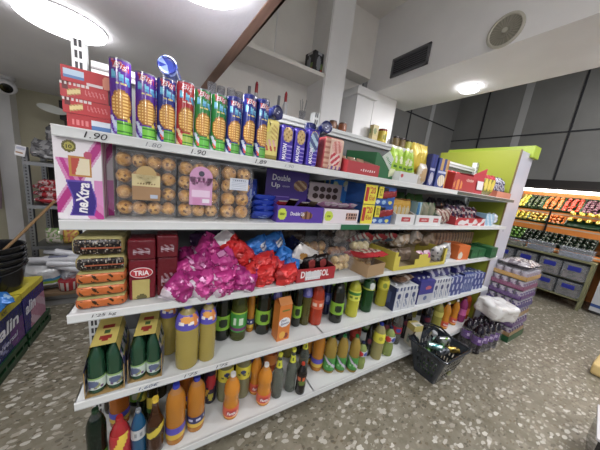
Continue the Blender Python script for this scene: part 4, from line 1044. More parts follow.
packs('snack_bag', 'dark grey snack bag at the back of the second shelf', 'snack bag', 5, 2.6, 3.4, .36, Z[2], .14, .08, .22, lambda s, u, v: 0x3A3240 if math.sin(v * 9) > 0 else 0x6A5A60, group='dark grey bags at the back', jitter=.3)
# ------------------------------------------------------------------ third shelf
x0 = BX['cookA'][0]
def ckf(k):
    def f(s, u, v):
        if k < 3:
            if s == 'F':
                if .12 < v < .85 and .06 < u < .94 and math.sin(u * 21) + math.sin(u * 37 + v * 11) > 1.0: return 0x3E2A10
                return 0xCE6A22 if .08 < v < .9 else 0x8A3A10
            return 0xB8B06A if s == 'T' else 0xB45A20
        if s == 'F':
            if .38 < v < .50 and u > .2: return 0xB05A3A
            if noise.noise(Vector((u * 24, v * 9, k))) > .22: return 0xA8A49A if noise.noise(Vector((u * 50, v * 19, k))) > .1 else 0x6A5A48
            return 0x1E1410
        return 0xC2B878 if s == 'T' else 0xA89A5A
    return f
CL = ['orange cookie pack at the bottom of the left pile on the third shelf', 'orange cookie pack second from the bottom of the left pile', 'orange cookie pack third from the bottom of the left pile', 'dark chocolate cookie pack second from the top of the left pile', 'dark chocolate cookie pack with cream wrapper on top of the left pile']
hz = [.0, .050, .100, .150, .212, .285]
for k in range(5):
    hh = hz[k + 1] - hz[k] - .0015
    ww = .150 if k else .155
    bm = rounded(gbox(ww, .2, hh, ckf(k), (46, 16, 12)), ww, .2, hh, .020 if k < 3 else .024)
    for v in bm.verts:
        if v.co.y > -.09: v.co.z += .004 * noise.noise(v.co * 25 + Vector((k, 0, 0)))
    o = obj('cookie_pack', bm, 'foil', None, (.095 + .004 * h2(k, 1), .11 + .01 * h2(k, 3), Z[3] + .001 + hz[k]), (0, 0, .05 * h2(k, 8)))
    tag(o, CL[k], 'cookie pack')
# maroon packs
def trf(dark):
    def f(s, u, v):
        if s == 'F':
            if dark:
                if .2 < u < .8 and .25 < v < .6 and math.sin(u * 23 + v * 31) > .2: return 0x9A7A84
                if .2 < u < .8 and .36 < v < .44: return 0xB8A8B0
                return 0x6A1420
            if .14 < u < .76 and v < .50:
                if ell(u, v, .48, .06, .2, .08): return 0x6A6438
                return 0xC2B264
            if ell(u, v, .70, .44, .09, .07): return 0x4A5A2A
        return 0x7A1626
    return f
def tria(n, label, pos, size, dark=False, txt=True):
    w, d, h = size
    t = thing('coffee_pack', label, 'pack', pos, .04 * h2(pos[0], pos[2]))
    o = obj('wrapper', rounded(gbox(w, d, h, trf(dark), (30, 10, 34)), w, d, h, .009), 'foil', t)
    if txt:
        e = obj('logo', lathe([(0, 0), (1, 0), (1, .001), (0, .001)], 0xE8D8DA, 30), 'print', t, (-.002, -d / 2 - .0035, h * .68), (PI / 2, 0, 0)); e.scale = (w * .42, h * .125, 1)
        e = obj('logo', lathe([(0, 0), (1, 0), (1, .001), (0, .001)], 0xB81E2C, 30), 'print', t, (-.002, -d / 2 - .0045, h * .68), (PI / 2, 0, 0)); e.scale = (w * .39, h * .108, 1)
        letter(t, 'TRiA', w * .56, h * .12, (-.002, -d / 2 - .0062, h * .68), 0xF4ECEC, bold=.03)
tria(0, 'maroon pack with oval logo and cream panel standing beside the cookie pile', (.222, .07, Z[3] + .001), (.094, .06, .182))
tria(1, 'maroon pack lying on top of the cream-panelled one', (.222, .075, Z[3] + .1845), (.094, .10, .085), True, False)
tria(2, 'dark maroon pack standing beside the magenta bags', (.312, .08, Z[3] + .001), (.078, .06, .182), True, False)
e = obj('logo', lathe([(0, 0), (.024, 0), (.024, .001), (0, .001)], 0xB81E2C, 20), 'print', bpy.data.objects['wrapper.%03d' % 0] if False else None, (0, 0, 0)) if False else None
tria(3, 'dark maroon pack lying on top of the one beside the magenta bags', (.312, .085, Z[3] + .1845), (.080, .10, .10), True, False)
tria(4, 'dark maroon pack in the second row behind the standing pair', (.27, .21, Z[3] + .001), (.15, .10, .2), True, False)
# crumpled bags
def crumple(name, label, pos, size, rot, fn, seed, amp=.34, mat='foil', cat='bag'):
    o = obj(name, pillow(size[0], size[1], size[2], fn, 22, 22, amp, seed, .14, 2.8), mat, None, pos, rot)
    return tag(o, label, cat)
ML = ['magenta bag at the very top of the pile', 'magenta bag in the second row from the top, left', 'magenta bag in the second row from the top, right', 'magenta bag at the left edge of the pile, halfway up', 'magenta bag in the middle row, left of centre', 'magenta bag in the middle row, centre', 'magenta bag in the middle row, right, under the red bags',
      'magenta bag in the bottom row, leftmost and pointing left', 'magenta bag in the bottom row, second from left', 'magenta bag in the bottom row, third from left', 'magenta bag in the bottom row, rightmost and hanging over the edge']
RT = [(.1, .4, .1), (0, .8, .2), (0, -.5, .1), (0, 1.1, .3), (0, 1.3, .1), (.1, 1.7, 0), (0, 1.2, -.2), (-.2, .75, .2), (-.2, 1.1, .1), (-.2, 1.45, 0), (-.2, .25, -.1)]
def magf(seed):
    def f(s, u, v):
        if v < .20 + .07 * math.sin(u * 7 + seed): return 0xD8CCD8
        n_ = noise.noise(Vector((u * 5, v * 5, seed)))
        return (0xBE2A84, 0xA82078, 0xC63A90)[seed % 3] if n_ > -.2 else (0x8E1866 if n_ > -.45 else 0xD890C0)
    return f
for i, (x, y, z) in enumerate(PT['mag']):
    z = max(z, Z[3] + .042); y = y - .005
    crumple('snack_bag', ML[i], (x, y, z), (.125, .095, .14), RT[i], magf(i), i + 1, .24)
for i, (x, y, z) in enumerate(((.42, .22, 1.10), (.55, .22, 1.10), (.50, .26, 1.19))):
    crumple('snack_bag', ('magenta bag in the back row behind the left of the pile', 'magenta bag in the back row behind the right of the pile', 'dark violet bag lying at the back above the magenta pile')[i], (x, y, z), (.13, .1, .16), (.1, .7 * i, .2), magf(i) if i < 2 else (lambda s, u, v: 0x4A2A5A), i + 20)
RL = ['red bag with a white corner at the top of the red pile', 'red bag sloping down from the white-cornered one', 'red bag under the two blue bags, topmost on the right', 'red bag in the middle of the red pile', 'red bag at the bottom of the red pile, centre', 'red bag between the pile centre and the lower blue bag', 'red bag at the shelf edge left of the red tray', 'red bag at the bottom left of the red pile beside magenta']
def redf(k):
    def f(s, u, v):
        if k == 0 and v > .74: return 0xD8D4D6 if u < .8 else 0x8A8A90
        if k == 2 and v < .14: return 0xC8B8BC
        return 0xD81E1E if noise.noise(Vector((u * 4, v * 4, k))) > -.3 else 0xA81418
    return f
for i, (x, y, z) in enumerate(PT['red']):
    z = max(z, Z[3] + .045)
    crumple('snack_bag', RL[i], (x, y, z), (.115, .085, .16), ((0, -.7, .2), (0, -.8, .1), (.1, 1.2, .1), (0, .5, 0), (0, 1.4, .2), (0, .3, .1), (-.1, 1.3, .2), (0, .9, 0))[i], redf(i), 40 + i, .26)
def bluef(k):
    def f(s, u, v):
        if k < 2 and .3 < u < .75 and .62 < v < .9: return 0xB8BCC4 if math.sin(u * 30 + v * 12) > -.3 else 0x5A6A8A
        return 0x1E78D0 if noise.noise(Vector((u * 4, v * 4, k))) > -.3 else 0x1558A4
    return f
BL = ['bright blue bag with a silver patch at the top left of the blue ones', 'bright blue bag with a silver patch, top right of the blue ones', 'bright blue bag in the middle, below the silver-patched pair', 'bright blue bag lowest, leaning on the red tray']
for i, (x, y, z) in enumerate(PT['blue']):
    crumple('snack_bag', BL[i], (x, y, z), (.115, .08, .15) if i < 2 else (.10, .07, .14), ((.3, 1.0, .2), (.3, 1.05, .1), (0, .5, 0), (0, .35, .1))[i], bluef(i), 60 + i, .22)
for i in range(3):
    crumple('snack_bag', ('blue bag supporting the silver-patched ones from below', 'red bag at the back under the blue bags', 'dark blue bag at the back left of the pastry bags')[i], ((.78, .26, 1.08), (.90, .25, 1.08), (1.05, .3, 1.10))[i], (.14, .1, .18), (0, .3 * i, 0), (bluef(3), redf(5), lambda s, u, v: 0x1C2450)[i], 70 + i)
# red tray with bars
x0, x1, y0, h = BX['dulce']
t = tray('display_tray', 'red tray with white capital lettering and a white barcode sticker', x0, x1, .004, .22, Z[3], .080, .10, .085, 0xB0202C, 0x5A2A28)
letter(t, 'DULCESOL', .20, .042, (.125, -.0008, .046), 0xF0E6E6, bold=.035)
s = obj('barcode_sticker', gbox(.105, .0012, .052, lambda s, u, v: 0xC6C8CC if (v > .4 and math.sin(u * 90) > 0) or (v < .3 and math.sin(u * 50) > 0) else 0xE4E5E8, (30, 1, 8)), 'print', t, (.108, -.0022, .010))
packs('chocolate_cake', 'black and red wrapped cake in the red tray', 'cake', 2, 1.04, 1.21, .10, Z[3] + .01, .10, .06, .13, lambda s, u, v: 0x9A3A38 if ell(u, v, .5, .55, .3, .2) else 0x1E1414, labels=['black and red wrapped cake in the red tray, left one', 'black and red wrapped cake in the red tray, right one'], rot=(0, 1.4, 0))
def wpf(s, u, v):
    if ell(u, v, .35, .55, .16, .16): return 0xB8863A
    if ell(u, v, .62, .25, .18, .16): return 0x9A6A58
    if .66 < u < .86 and .6 < v < .75: return 0xA83A50
    return 0xD6D2CE
x, y, z = PT['white'][0]
crumple('pastry_bag', 'white bag with cookie pictures lying above the red tray', (x, y, z + .01), (.20, .06, .15), (.15, .45, .1), wpf, 80, .15, 'foil', 'pastry bag')
# clear pastry bags
def bun(k, c1, c2):
    return once(('bun', k, c1), lambda: mesh(ball(.042, .034, .03, lambda p: c1 if noise.noise(p * 60) > -.1 else c2, 16, 10, .12, 2, k)))
PL = ['clear bag of golden buns at the back above the red tray', 'clear bag with one dark bun, at the back centre', 'clear bag of pale rolls in front beside the red tray', 'clear bag of tall pale pastries next to the brown carton', 'clear bag of golden pastries low at the shelf edge', 'clear twisted bag at the very back under the second shelf']
PC = [(0xA8793A, 0xC8A058), (0x8A5A3A, 0xA87848), (0xC2A05E, 0xD8BC80), (0xC8B880, 0xDCD0A4), (0xB88A44, 0xCFA862), (0xB8A898, 0xC8BCB0)]
for i, (x, y, z) in enumerate(PT['past']):
    z = max(z, Z[3] + .062)
    t = thing('pastry_bag', PL[i], 'pastry bag', (x, y, z), .3 * h2(i, 2))
    W = (.20, .17, .17, .16, .20, .22)[i]; H = (.15, .12, .12, .2, .11, .12)[i]
    for k in range(6 if i != 1 else 3):
        o = obj('bun', bun(k % 3, *PC[i]), 'baked', t, (-W * .3 + W * .3 * (k % 3), .02 * h2(k, i), -H * .22 + H * .40 * (k // 3)), (.5, .3 * k, .4 * k))
        sc2 = .95 if i != 2 else .8; o.scale = (sc2,) * 3
    obj('clear_bag', pillow(W * 1.12, .115, H * 1.3, 0xFFFFFF, 20, 20, .3, 90 + i, .16, 2.6), 'film', t, (0, 0, .005))
# brown carton with red and white packets
t = tray('snack_carton', 'brown cardboard carton pulled over the shelf edge with red and white packets', 1.45, 1.64, -.055, .30, Z[3], .085, .085, .085, 0xA88A62, 0x8A6E4C, cat='carton', rz=.12)
def rwf(s, u, v): return 0xC22A34 if (v < .18 or v > .82 or (u < .2)) else (0xD4C8BC if math.sin(u * 9 + v * 22) > -.5 else 0x8A5A4A)
packs('biscuit_packet', 'red and white packet', 'packet', 4, 1.44, 1.66, .07, Z[3] + .080, .075, .045, .24, rwf, rot=(1.42, 0, .1), dy=.006, jitter=.2, amp=.08,
      labels=['red and white packet lying leftmost on the brown carton', 'red and white packet lying second on the brown carton', 'red and white packet lying third on the brown carton', 'red and white packet lying rightmost on the brown carton'])
packs('pastry_bag', 'white and red bag lying behind the brown carton', 'pastry bag', 3, 1.56, 2.02, .23, Z[3] + .10, .20, .06, .19, lambda s, u, v: 0xB02A38 if v < .25 or v > .88 or u > .85 else (0x6A8AA0 if ell(u, v, .3, .6, .15, .2) else (0xCDC8BC if math.sin(v * 30 + u * 9) > -.4 else 0xA04A50)), rot=(1.0, .3, .2), jitter=.5, amp=.12, labels=['white and red bag behind the brown carton, left one', 'white and red bag behind the brown carton, middle one', 'white and red bag behind the yellow tray, slanting down'])
# yellow tray
t = thing('display_tray', 'yellow cardboard display tray with two cut-out windows overhanging the shelf', 'display tray', (1.76, -.012, Z[3] + .001))
YL = 0xCFC03A; L = .70
obj('front_panel', boxes((0, L, -.002, .002, 0, .028, YL), (0, .03, -.002, .002, .028, .145, YL), (.30, .42, -.002, .002, .028, .11, YL), (L - .03, L, -.002, .002, .028, .145, YL), (.03, .06, -.002, .002, .028, .11, YL), (.255, .30, -.002, .002, .028, .075, YL), (.42, .46, -.002, .002, .028, .075, YL)), 'print', t)
obj('side_panel', boxes((0, .004, .002, .3, 0, .145, YL)), 'print', t); obj('side_panel', boxes((L - .004, L, .002, .3, 0, .145, 0xB8AA30)), 'print', t)
obj('back_panel', boxes((.004, L - .004, .296, .3, 0, .15, 0x9A8A68)), 'print', t); obj('base', boxes((.004, L - .004, .002, .296, 0, .004, 0x9A8A68)), 'print', t)
obj('divider', boxes((.34, .344, .002, .296, .004, .11, 0x9A8A68)), 'print', t)
packs('cake_packet', 'grey-brown wrapped cake inside the yellow tray', 'cake packet', 4, 1.79, 2.12, .12, Z[3] + .006, .09, .07, .12, lambda s, u, v: 0x7A6858 if v > .3 else 0x9A8A78, group='cakes in the left window of the yellow tray', jitter=.3)
packs('cake_packet', 'bright pink wrapped cake in the right window of the yellow tray', 'cake packet', 2, 2.14, 2.36, .08, Z[3] + .006, .10, .06, .10, lambda s, u, v: 0xC84A94 if ell(u, v, .5, .5, .3, .35) else 0xC8A8B4, jitter=.3, labels=['bright pink wrapped cake in the right window of the yellow tray', 'pink wrapped cake at the right end of the yellow tray'])
for i, (x, y, z) in enumerate(((2.05, .18, 1.18), (2.30, .22, 1.18), (2.50, .2, 1.15), (2.62, .10, 1.07), (2.48, .06, 1.06))):
    crumple('pastry_bag', ('pale clear-wrapped bread lying on the yellow tray, left', 'pale clear-wrapped bread lying on the yellow tray, right', 'beige wrapped pastry behind the white packet', 'grey and white packet leaning by the orange one', 'white printed packet right of the yellow tray')[i], (x, y, z), (.2, .09, .16), (.6, .3 * i, .2), (lambda s, u, v: 0xB8A080 if noise.noise(Vector((u * 6, v * 6, 1))) > 0 else 0xD0C4B4, lambda s, u, v: 0xA88E70 if ell(u, v, .5, .5, .3, .3) else 0xC8BEB2, lambda s, u, v: 0xA89078, lambda s, u, v: 0xC8C8C8 if v > .4 else 0x8A8A8C, lambda s, u, v: 0x6A6A70 if math.sin(u * 20) * math.sin(v * 17) > .5 else 0xCFCFCE)[i], 100 + i, .2, 'foil', 'pastry bag')
def orf(s, u, v): return 0xD8D0C0 if s == 'F' and ell(u, v, .25, .3, .2, .25) else 0xD86A1E
tag(obj('snack_carton', gbox(.17, .16, .145, orf, (16, 3, 14)), 'print', None, (2.86, .10, Z[3] + .001), (0, 0, -.12)), 'bright orange carton near the right end of the third shelf', 'carton')
def gbf(s, u, v): return 0x2C8048 if (s == 'F' and .1 < u < .9 and .3 < v < .6 and math.sin(u * 20) > 0) else 0x1C5E34
for i, x in enumerate((3.08, 3.24, 3.42)):
    tag(obj('snack_box', gbox(.15, .2, .095 + .02 * (i == 2), gbf, (14, 2, 10)), 'print', None, (x, .115 - .04 * (i == 2), Z[3] + .001)), ('dark green box left of three at the right end of the third shelf', 'dark green box in the middle of three at the right end of the third shelf', 'bright green box at the right end of the third shelf, sticking out')[i], 'box')
t = thing('bread_loaf', 'long sliced brown loaf lying along the back near the right end of the third shelf', 'bread', (3.0, .28, Z[3] + .10))
def brf(s, u, v): return (0x6A4A30 if math.sin(u * 90) > .2 else 0xA88058) if s in 'FT' else 0x9A7850
obj('bread', gbox(.85, .14, .13, brf, (90, 4, 8), .012), 'baked', t); obj('clear_wrap', pillow(.98, .18, .17, 0xFFFFFF, 20, 12, .2, 120, .05), 'film', t, (.03, 0, .07))
tag(obj('snack_carton', gbox(.9, .16, .095, lambda s, u, v: 0x8A7A60, (2, 1, 2)), 'print', None, (3.0, .28, Z[3] + .001)), 'brown carton lying under the long sliced loaf', 'carton')
crumple('pastry_bag', 'clear and brown wrapped pastry above the yellow tray, at the back', (2.42, .32, 1.19), (.26, .12, .15), (.3, .4, .2), lambda s, u, v: 0x8A7058 if noise.noise(Vector((u * 6, v * 6, 4))) > -.1 else 0xC0B4A8, 130, .25, 'foil', 'pastry bag')
packs('bread_bag', 'dark plum and brown bag in the back row of the third shelf', 'bread bag', 8, .95, 3.5, .385, Z[3], .22, .07, .24, lambda s, u, v: (0x2A2224 if u < .5 else 0x342A28) if math.sin(v * 11 + u * 5) > -.6 else 0x5A4A40, group='bags in the back row of the third shelf', jitter=.3)  # bag colours darkened to mimic shadowed gaps behind the goods

# ------------------------------------------------------------------ fourth shelf: carriers, cartons
def carrier(label, x, y, rz):
    t = thing('bottle_carrier_pack', label, 'bottle pack', (x, y, Z[4] + .001), rz)
    w, d, h = .128, .20, .235
    for i in (-1, 1):
        for j in range(3):
            k = K['minigreen']; pr = PROF['pet']; r = .0295; hh = .222
            b = obj('bottle', once('mini', lambda: mesh(body_bm(K['minigreen'], PROF['pet'], hh, r))), 'gloss', t, (i * .0305, -.066 + j * .063, .003), (0, 0, .2 * i))
            bottle_parts('minigreen', hh, r, b, False)
    sec = [(-.063, 0), (-.064, .12), (-.040, .228), (.040, .228), (.064, .12), (.063, 0)]
    def strip(a, b, c, th=.0012, n=16):
        bm = bmesh.new(); ly = LY(bm); A, B = Vector((a[0], 0, a[1])), Vector((b[0], 0, b[1]))
        nrm = Vector((-(B - A).z, 0, (B - A).x)).normalized() * th
        for s0 in range(n):
            for q in range(8):
                pts = [A + (B - A) * ((q + e) / 8) + Vector((0, -.1 + (s0 + f) / n * .2, 0)) + nrm for e, f in ((0, 0), (0, 1), (1, 1), (1, 0))]
                quad(bm, ly, pts, c((s0 + .5) / n, (q + .5) / 8))
        bmesh.ops.remove_doubles(bm, verts=bm.verts, dist=1e-6)
        return bm
    top = lambda u, v: 0xA83028 if (ell(v, u, .5, .22, .3, .08) or ell(v, u, .5, .62, .3, .08)) else (0x4A6A3A if abs(v - .5) < .07 and .35 < u < .5 else 0xDCC862)
    side = lambda u, v: 0x4A4A78 if noise.noise(Vector((u * 8, v * 6, x))) > .12 else (0xC9B85A if v > .75 else 0xB4B4BC)
    obj('cardboard_top', strip(sec[2], sec[3], top), 'print', t)
    obj('cardboard_side', strip(sec[1], sec[2], lambda u, v: 0xCDB95A if v > .5 else side(u, v)), 'print', t); obj('cardboard_side', strip(sec[3], sec[4], lambda u, v: 0xCDB95A if v < .35 else side(u, v)), 'print', t)
    obj('cardboard_side', strip(sec[0], sec[1], side), 'print', t); obj('cardboard_side', strip(sec[4], sec[5], side), 'print', t)
    obj('cardboard_base', boxes((-.063, .063, -.1, .1, -.0005, .0015, 0xA88A50), (-.064, -.061, -.101, -.1, 0, .12, 0xA88A50), (.061, .064, -.101, -.1, 0, .12, 0xA88A50)), 'print', t)
carrier('yellow cardboard carrier of small green bottles at the left end of the fourth shelf', .092, .105, .02)
carrier('yellow cardboard carrier of small green bottles beside the large lemon bottles', .236, .118, -.06)
def jf(s, u, v):
    if s == 'F':
        if ell(u, v, .5, .52, .46, .13): return 0xE8ECF0
        if ell(u, v, .4, .16, .25, .1): return 0xE8B03A
        if ell(u, v, .7, .12, .2, .08): return 0x8A2A1A
        if .2 < u < .85 and .82 < v < .88: return 0x6A7A2A
    return 0xDB7A1C if s != 'R' else 0xC86A18
t = thing('juice_carton', 'orange juice carton with a white oval standing among the cola bottles', 'carton', (.92, .07, Z[4] + .001), .05)
obj('carton', gbox(.082, .075, .235, jf, (24, 3, 46)), 'print', t)
obj('gable', gflap([(-.041, -.0375, .235), (.041, -.0375, .235), (.041, .0, .268), (-.041, 0, .268)], 0xC87A2A), 'print', t); obj('gable', gflap([(-.041, .0375, .235), (.041, .0375, .235), (.041, .002, .268), (-.041, .002, .268)], 0xB86A20), 'print', t)
letter(t, 'Don', .036, .014, (-.008, -.0384, .135), 0x2A3A6A, shear=.2, rot=.12); letter(t, 'Simon', .056, .016, (.0, -.0384, .114), 0x2A3A6A, shear=.2, rot=.12)
def mkf(base, ink, seed):
    def f(s, u, v):
        if s == 'L': return 0x2A3460 if not ell(u, v, .5, .5, .3, .3) else 0x4A5A90
        k = (u * 3) % 1
        if s in 'F':
            if v > .86: return ink if math.sin(u * 40) > 0 else base
            if .12 < k < .88 and .12 < v < .8:
                if ell(k, v, .5, .62, .25, .12): return ink
                if ell(k, v, .55, .3, .28, .2) and math.sin(u * 50 + v * 20) > -.2: return 0x7A86A4
            if k < .05: return 0x8A92A8
        return base
    return f
def mpack(label, x, w, fn, h, y=.10, d=.17, rz=-.06):
    t = thing('milk_carton_pack', label, 'milk pack', (x, y, Z[4] + .001), rz)
    obj('carton', gbox(w, d, h, fn, (42, 8, 26)), 'print', t)
    for i in range(3): obj('cap', lathe([(.011, 0), (.011, .012), (0, .013)], 0xD0D4DC, 12), 'print', t, (-w / 3 + w / 3 * i, -.03, h))
mpack('white and blue pack of milk cartons with dark blue end, first from the left', 2.06, .27, mkf(0xC6CACE, 0x3A4878, 1), .205)
def bcf(s, u, v): 
    if s == 'F' and v < .42: return 0xB4B8C0 if not ell(u, v, .5, .25, .12, .1) else 0x4A5A90
    if s == 'F' and ell(u, v, .6, .68, .2, .08): return 0xB85A6A
    return 0x3A3A8E
mpack('blue milk carton with a grey lower half between the white packs', 2.345, .20, bcf, .225)
mpack('white pack of milk cartons right of the blue carton', 2.60, .27, mkf(0xC4C8CC, 0x3A4070, 2), .21)
def b4f(s, u, v): return (0xB8C0D0 if math.sin(u * 19) * math.sin(v * 8 + 1) > .35 else 0x2A3C86) if s in 'FT' else 0x24306A
mpack('dark blue and white milk pack, third from the right end', 2.88, .22, b4f, .20)
mpack('dark blue milk pack, second from the right end', 3.12, .20, mkf(0x34488E, 0xB8C0D4, 3), .21)
mpack('dark blue and pale milk pack at the right end of the fourth shelf', 3.36, .22, b4f, .19)
for i, (x, z) in enumerate(((2.52, .215), (2.70, .215), (3.0, .215))):
    tag(obj('snack_box', gbox(.17, .14, .085, lambda s, u, v: 0x2E2E74 if math.sin(u * 9 + v * 5) > -.4 else 0xB0B4C4, (12, 2, 8)), 'print', None, (x, .14, Z[4] + z)), ('violet-blue box lying on the white milk pack, left', 'violet-blue box lying on the white milk pack, right', 'violet-blue box lying on the dark blue milk packs')[i], 'box')
crumple('pastry_bag', 'brown wrapped pastry lying on the first milk pack', (2.08, .10, Z[4] + .245), (.2, .06, .14), (1.3, 0, .2), lambda s, u, v: 0x7A5A44 if math.sin(u * 12) > -.3 else 0xB8A898, 140, .2, 'foil', 'pastry bag')
packs('milk_carton', 'blue milk carton in the back row of the fourth shelf', 'milk carton', 8, 2.2, 3.5, .33, Z[4], .14, .10, .24, lambda s, u, v: 0x2A346E if v < .7 else 0x9AA0B4, 'print', group='milk cartons in the back row', jitter=.05, amp=.02)
# back-row bottles in the shade
n = 0
for s, xs, ks in ((5, [.05 + .112 * i for i in range(31)], ('cola', 'orange_plain', 'darkgreen', 'lemon_plain', 'redcap')), (4, [.62 + .114 * i for i in range(14)], ('cola', 'olive', 'limecola', 'darkblue'))):
    for i, x in enumerate(xs):
        y = .37
        if any(s2 == s and math.hypot(x - x2, y - y2) < r2 + .046 for s2, x2, y2, r2 in placed): continue
        kd = ks[(i * 7 + i // 3) % len(ks)]
        cn = {'cola': 'black cola', 'orange_plain': 'orange drink', 'darkgreen': 'dark green', 'lemon_plain': 'pale lemon', 'redcap': 'red-capped dark', 'olive': 'olive', 'limecola': 'lime-labelled', 'darkblue': 'dark blue'}[kd]
        bottle(kd, x, y, Z[s], .31, .042, 'shaded %s bottle in the back row of the %s shelf' % (cn, 'bottom' if s == 5 else 'fourth'), group='%s bottles in the back row, %s shelf' % (cn, 'bottom' if s == 5 else 'fourth'))
def pcf(s, u, v): return 0xC8B860 if v > .72 else (0x8A9A8A if ell(u, v, .5, .3, .3, .2) else 0xCFC9B4)
tag(obj('drink_carton', gbox(.10, .09, .22, pcf, (12, 3, 18)), 'print', None, (2.37, .055, Z[5] + .001), (0, 0, -.2)), 'pale cream carton on the bottom shelf left of the basket', 'carton')

# ------------------------------------------------------------------ shopping basket with cans
bx, by = 2.455, -.145
t = thing('shopping_basket', 'black plastic shopping basket standing on the floor against the bottom shelf', 'basket', (bx, by, 0.002))
def ring(z): 
    k = z / .285; a = .160 + .05 * k; b = .100 + .065 * k
    return a, b
def rr(a, b, z, n=40):
    r = .03; pts = []; m = n // 4; k = 4                            # rounded rectangle: m points per quarter, k of them on the corner
    for q in range(4):
        sx_, sy_ = ((1, 1), (-1, 1), (-1, -1), (1, -1))[q]
        for i in range(k): th = q * PI / 2 + PI / 2 * (i + .5) / k; pts.append((sx_ * (a - r) + r * math.cos(th), sy_ * (b - r) + r * math.sin(th), z))
        e = ((-1, 1), (-1, -1), (1, -1), (1, 1))[q]; p0 = Vector(pts[-1])
        th = (q + 1) * PI / 2 + PI / 2 * .5 / k; p1 = Vector((e[0] * (a - r) + r * math.cos(th), e[1] * (b - r) + r * math.sin(th), z))
        for i in range(1, m - k + 1): pts.append(tuple(p0.lerp(p1, i / (m - k + 1))))
    return pts
bm = bmesh.new(); ly = LY(bm)
zs = [0, .012, .035, .06, .10, .125, .165, .19, .23, .25, .285]; n = 72; BK = 0x343A42
for off in (0, -.004):
    R_ = [[bm.verts.new(p) for p in rr(ring(z)[0] + off, ring(z)[1] + off, z, n)] for z in zs]
    for j in range(len(zs) - 1):
        for i in range(n):
            if j in (3, 5, 7) and i % 2 == 0 and i % 18 > 4: continue
            q = (R_[j][i], R_[j][(i + 1) % n], R_[j + 1][(i + 1) % n], R_[j + 1][i])
            paintf(bm.faces.new(q if off == 0 else q[::-1]), ly, BK)
    paintf(bm.faces.new(R_[0][::-1] if off == 0 else R_[0]), ly, BK)
obj('basket_body', bm, 'gloss', t)
bm = bmesh.new(); p = rr(.215, .170, .285, 40); p.append(p[0]); p.append(p[1]); tube(bm, p, .011, 0x2A2E34, 8); obj('rim', bm, 'gloss', t)
for a in ([(-.205, .06, .29), (-.17, .15, .315), (-.10, .178, .325), (.10, .178, .325), (.17, .15, .315), (.205, .06, .29)], [(.02, .165, .29), (.06, .21, .30), (.14, .235, .302), (.22, .20, .30), (.25, .12, .298), (.215, .02, .29)]):
    bm = bmesh.new(); tube(bm, a, .0085, 0x1C1F24, 8); obj('handle', bm, 'gloss', t)
letter(t, None, .11, .05, (.02, -.132, .085), 0x9AA09C); obj('emblem', boxes((.02, .034, -.122, -.112, .045, .07, 0xA8AC20), (.04, .054, -.122, -.112, .045, .07, 0xA8AC20), (.06, .066, -.122, -.112, .045, .07, 0xA8AC20)), 'print', t)
def can(label, pos, rot, fn, r=.029, h=.12):
    t = thing('drink_can', label, 'can', pos, rot)
    obj('can_body', lathe([(r * .8, 0), (r, .006)] + [(r, .006 + (h - .018) * i / 14) for i in range(1, 15)] + [(r * .8, h)], fn, 26), 'metal', t)
    obj('lid', lathe([(r * .8, h), (r * .78, h - .003), (0, h - .003)], 0xB8BCC0, 20, False), 'metal', t)
CD = [('white and teal can lying across the top of the basket', (-.075, .06, .235), (PI / 2, 0, .75), 0xA8C8C4, 0x3A7A7A), ('silver can lying at the right inside the basket', (.10, .06, .235), (PI / 2, 0, 1.2), 0xB8BCC0, 0x6A8A3A), ('bright green can in the middle of the basket', (.005, .07, .20), (PI / 2, 0, .5), 0x4AA02E, 0x8AC84A),
      ('white can with dark print at the back of the basket', (-.02, .09, .24), (.35, 0, 0), 0xC8CCD0, 0x3A3A44), ('green and black can at the left inside the basket', (-.11, .04, .19), (PI / 2, 0, 1.7), 0x5A8A3A, 0x22262A), ('grey can lying low at the front of the basket', (-.03, -.02, .20), (PI / 2, 0, 1.4), 0x8A9098, 0x4A5058),
      ('silver and green can standing at the right back of the basket', (.09, .03, .15), (.2, 0, 0), 0xB0B8B0, 0x3A8A4A), ('amber can lying at the right front of the basket', (.12, -.02, .19), (PI / 2, 0, 1.0), 0xB89A3A, 0x6A5A2A)]
for lb, p, r, c1, c2 in CD:
    can(lb, (bx + p[0], by + p[1], p[2] + .022), r, lambda a, z, c1=c1, c2=c2: c2 if .03 < z < .09 and math.sin(a * 4 + z * 80) > .2 else c1)
for i in range(6): can('can lying in the bottom of the basket, mostly hidden', (bx - .11 + .075 * (i % 3) + .0, by + .07 - .07 * (i // 3) + .05, .045), (PI / 2, 0, .1), lambda a, z: 0x6A8A5A if math.sin(a * 3) > 0 else 0x9AA0A0)
for o in COL.objects:
    if o.get('label', '').startswith('can lying in the bottom'): o['group'] = 'cans in the bottom of the basket'

# ------------------------------------------------------------------ bottle pack, white bag, stack of can cases
t = thing('bottle_pack', 'film-wrapped pack of dark bottles with purple labels on the floor past the basket', 'bottle pack', (3.35, -.135, .002), -.10)
for i in range(4):
    for j in range(2):
        r, h = .050, .325; pr = PROF['big']
        b = obj('bottle', once('purpb', lambda: mesh(lathe([(a * .050, z * .325) for a, z in PROF['big']], 0x140A1A, 22))), 'gloss', t, (-.158 + .105 * i, -.053 + .106 * j, 0), (0, 0, .3 * h2(i, j)))
        bottle_parts('purple', h, r, b, False)
obj('shrink_film', cbox(.43, .225, .26, 0xFFFFFF, .03), 'film', t)
def whitebag():
    bm = rounded(gbox(.36, .27, .18, lambda s, u, v: 0xECECEA if noise.noise(Vector((u * 4, v * 4, 2))) > -.2 else 0xD6D2CE, (20, 16, 10)), .36, .27, .18, .045)
    for v in bm.verts:
        k = v.co * 11; v.co += Vector((noise.noise(k), noise.noise(k + Vector((5, 1, 0))), noise.noise(k + Vector((1, 7, 3))))) * .016
    return bm
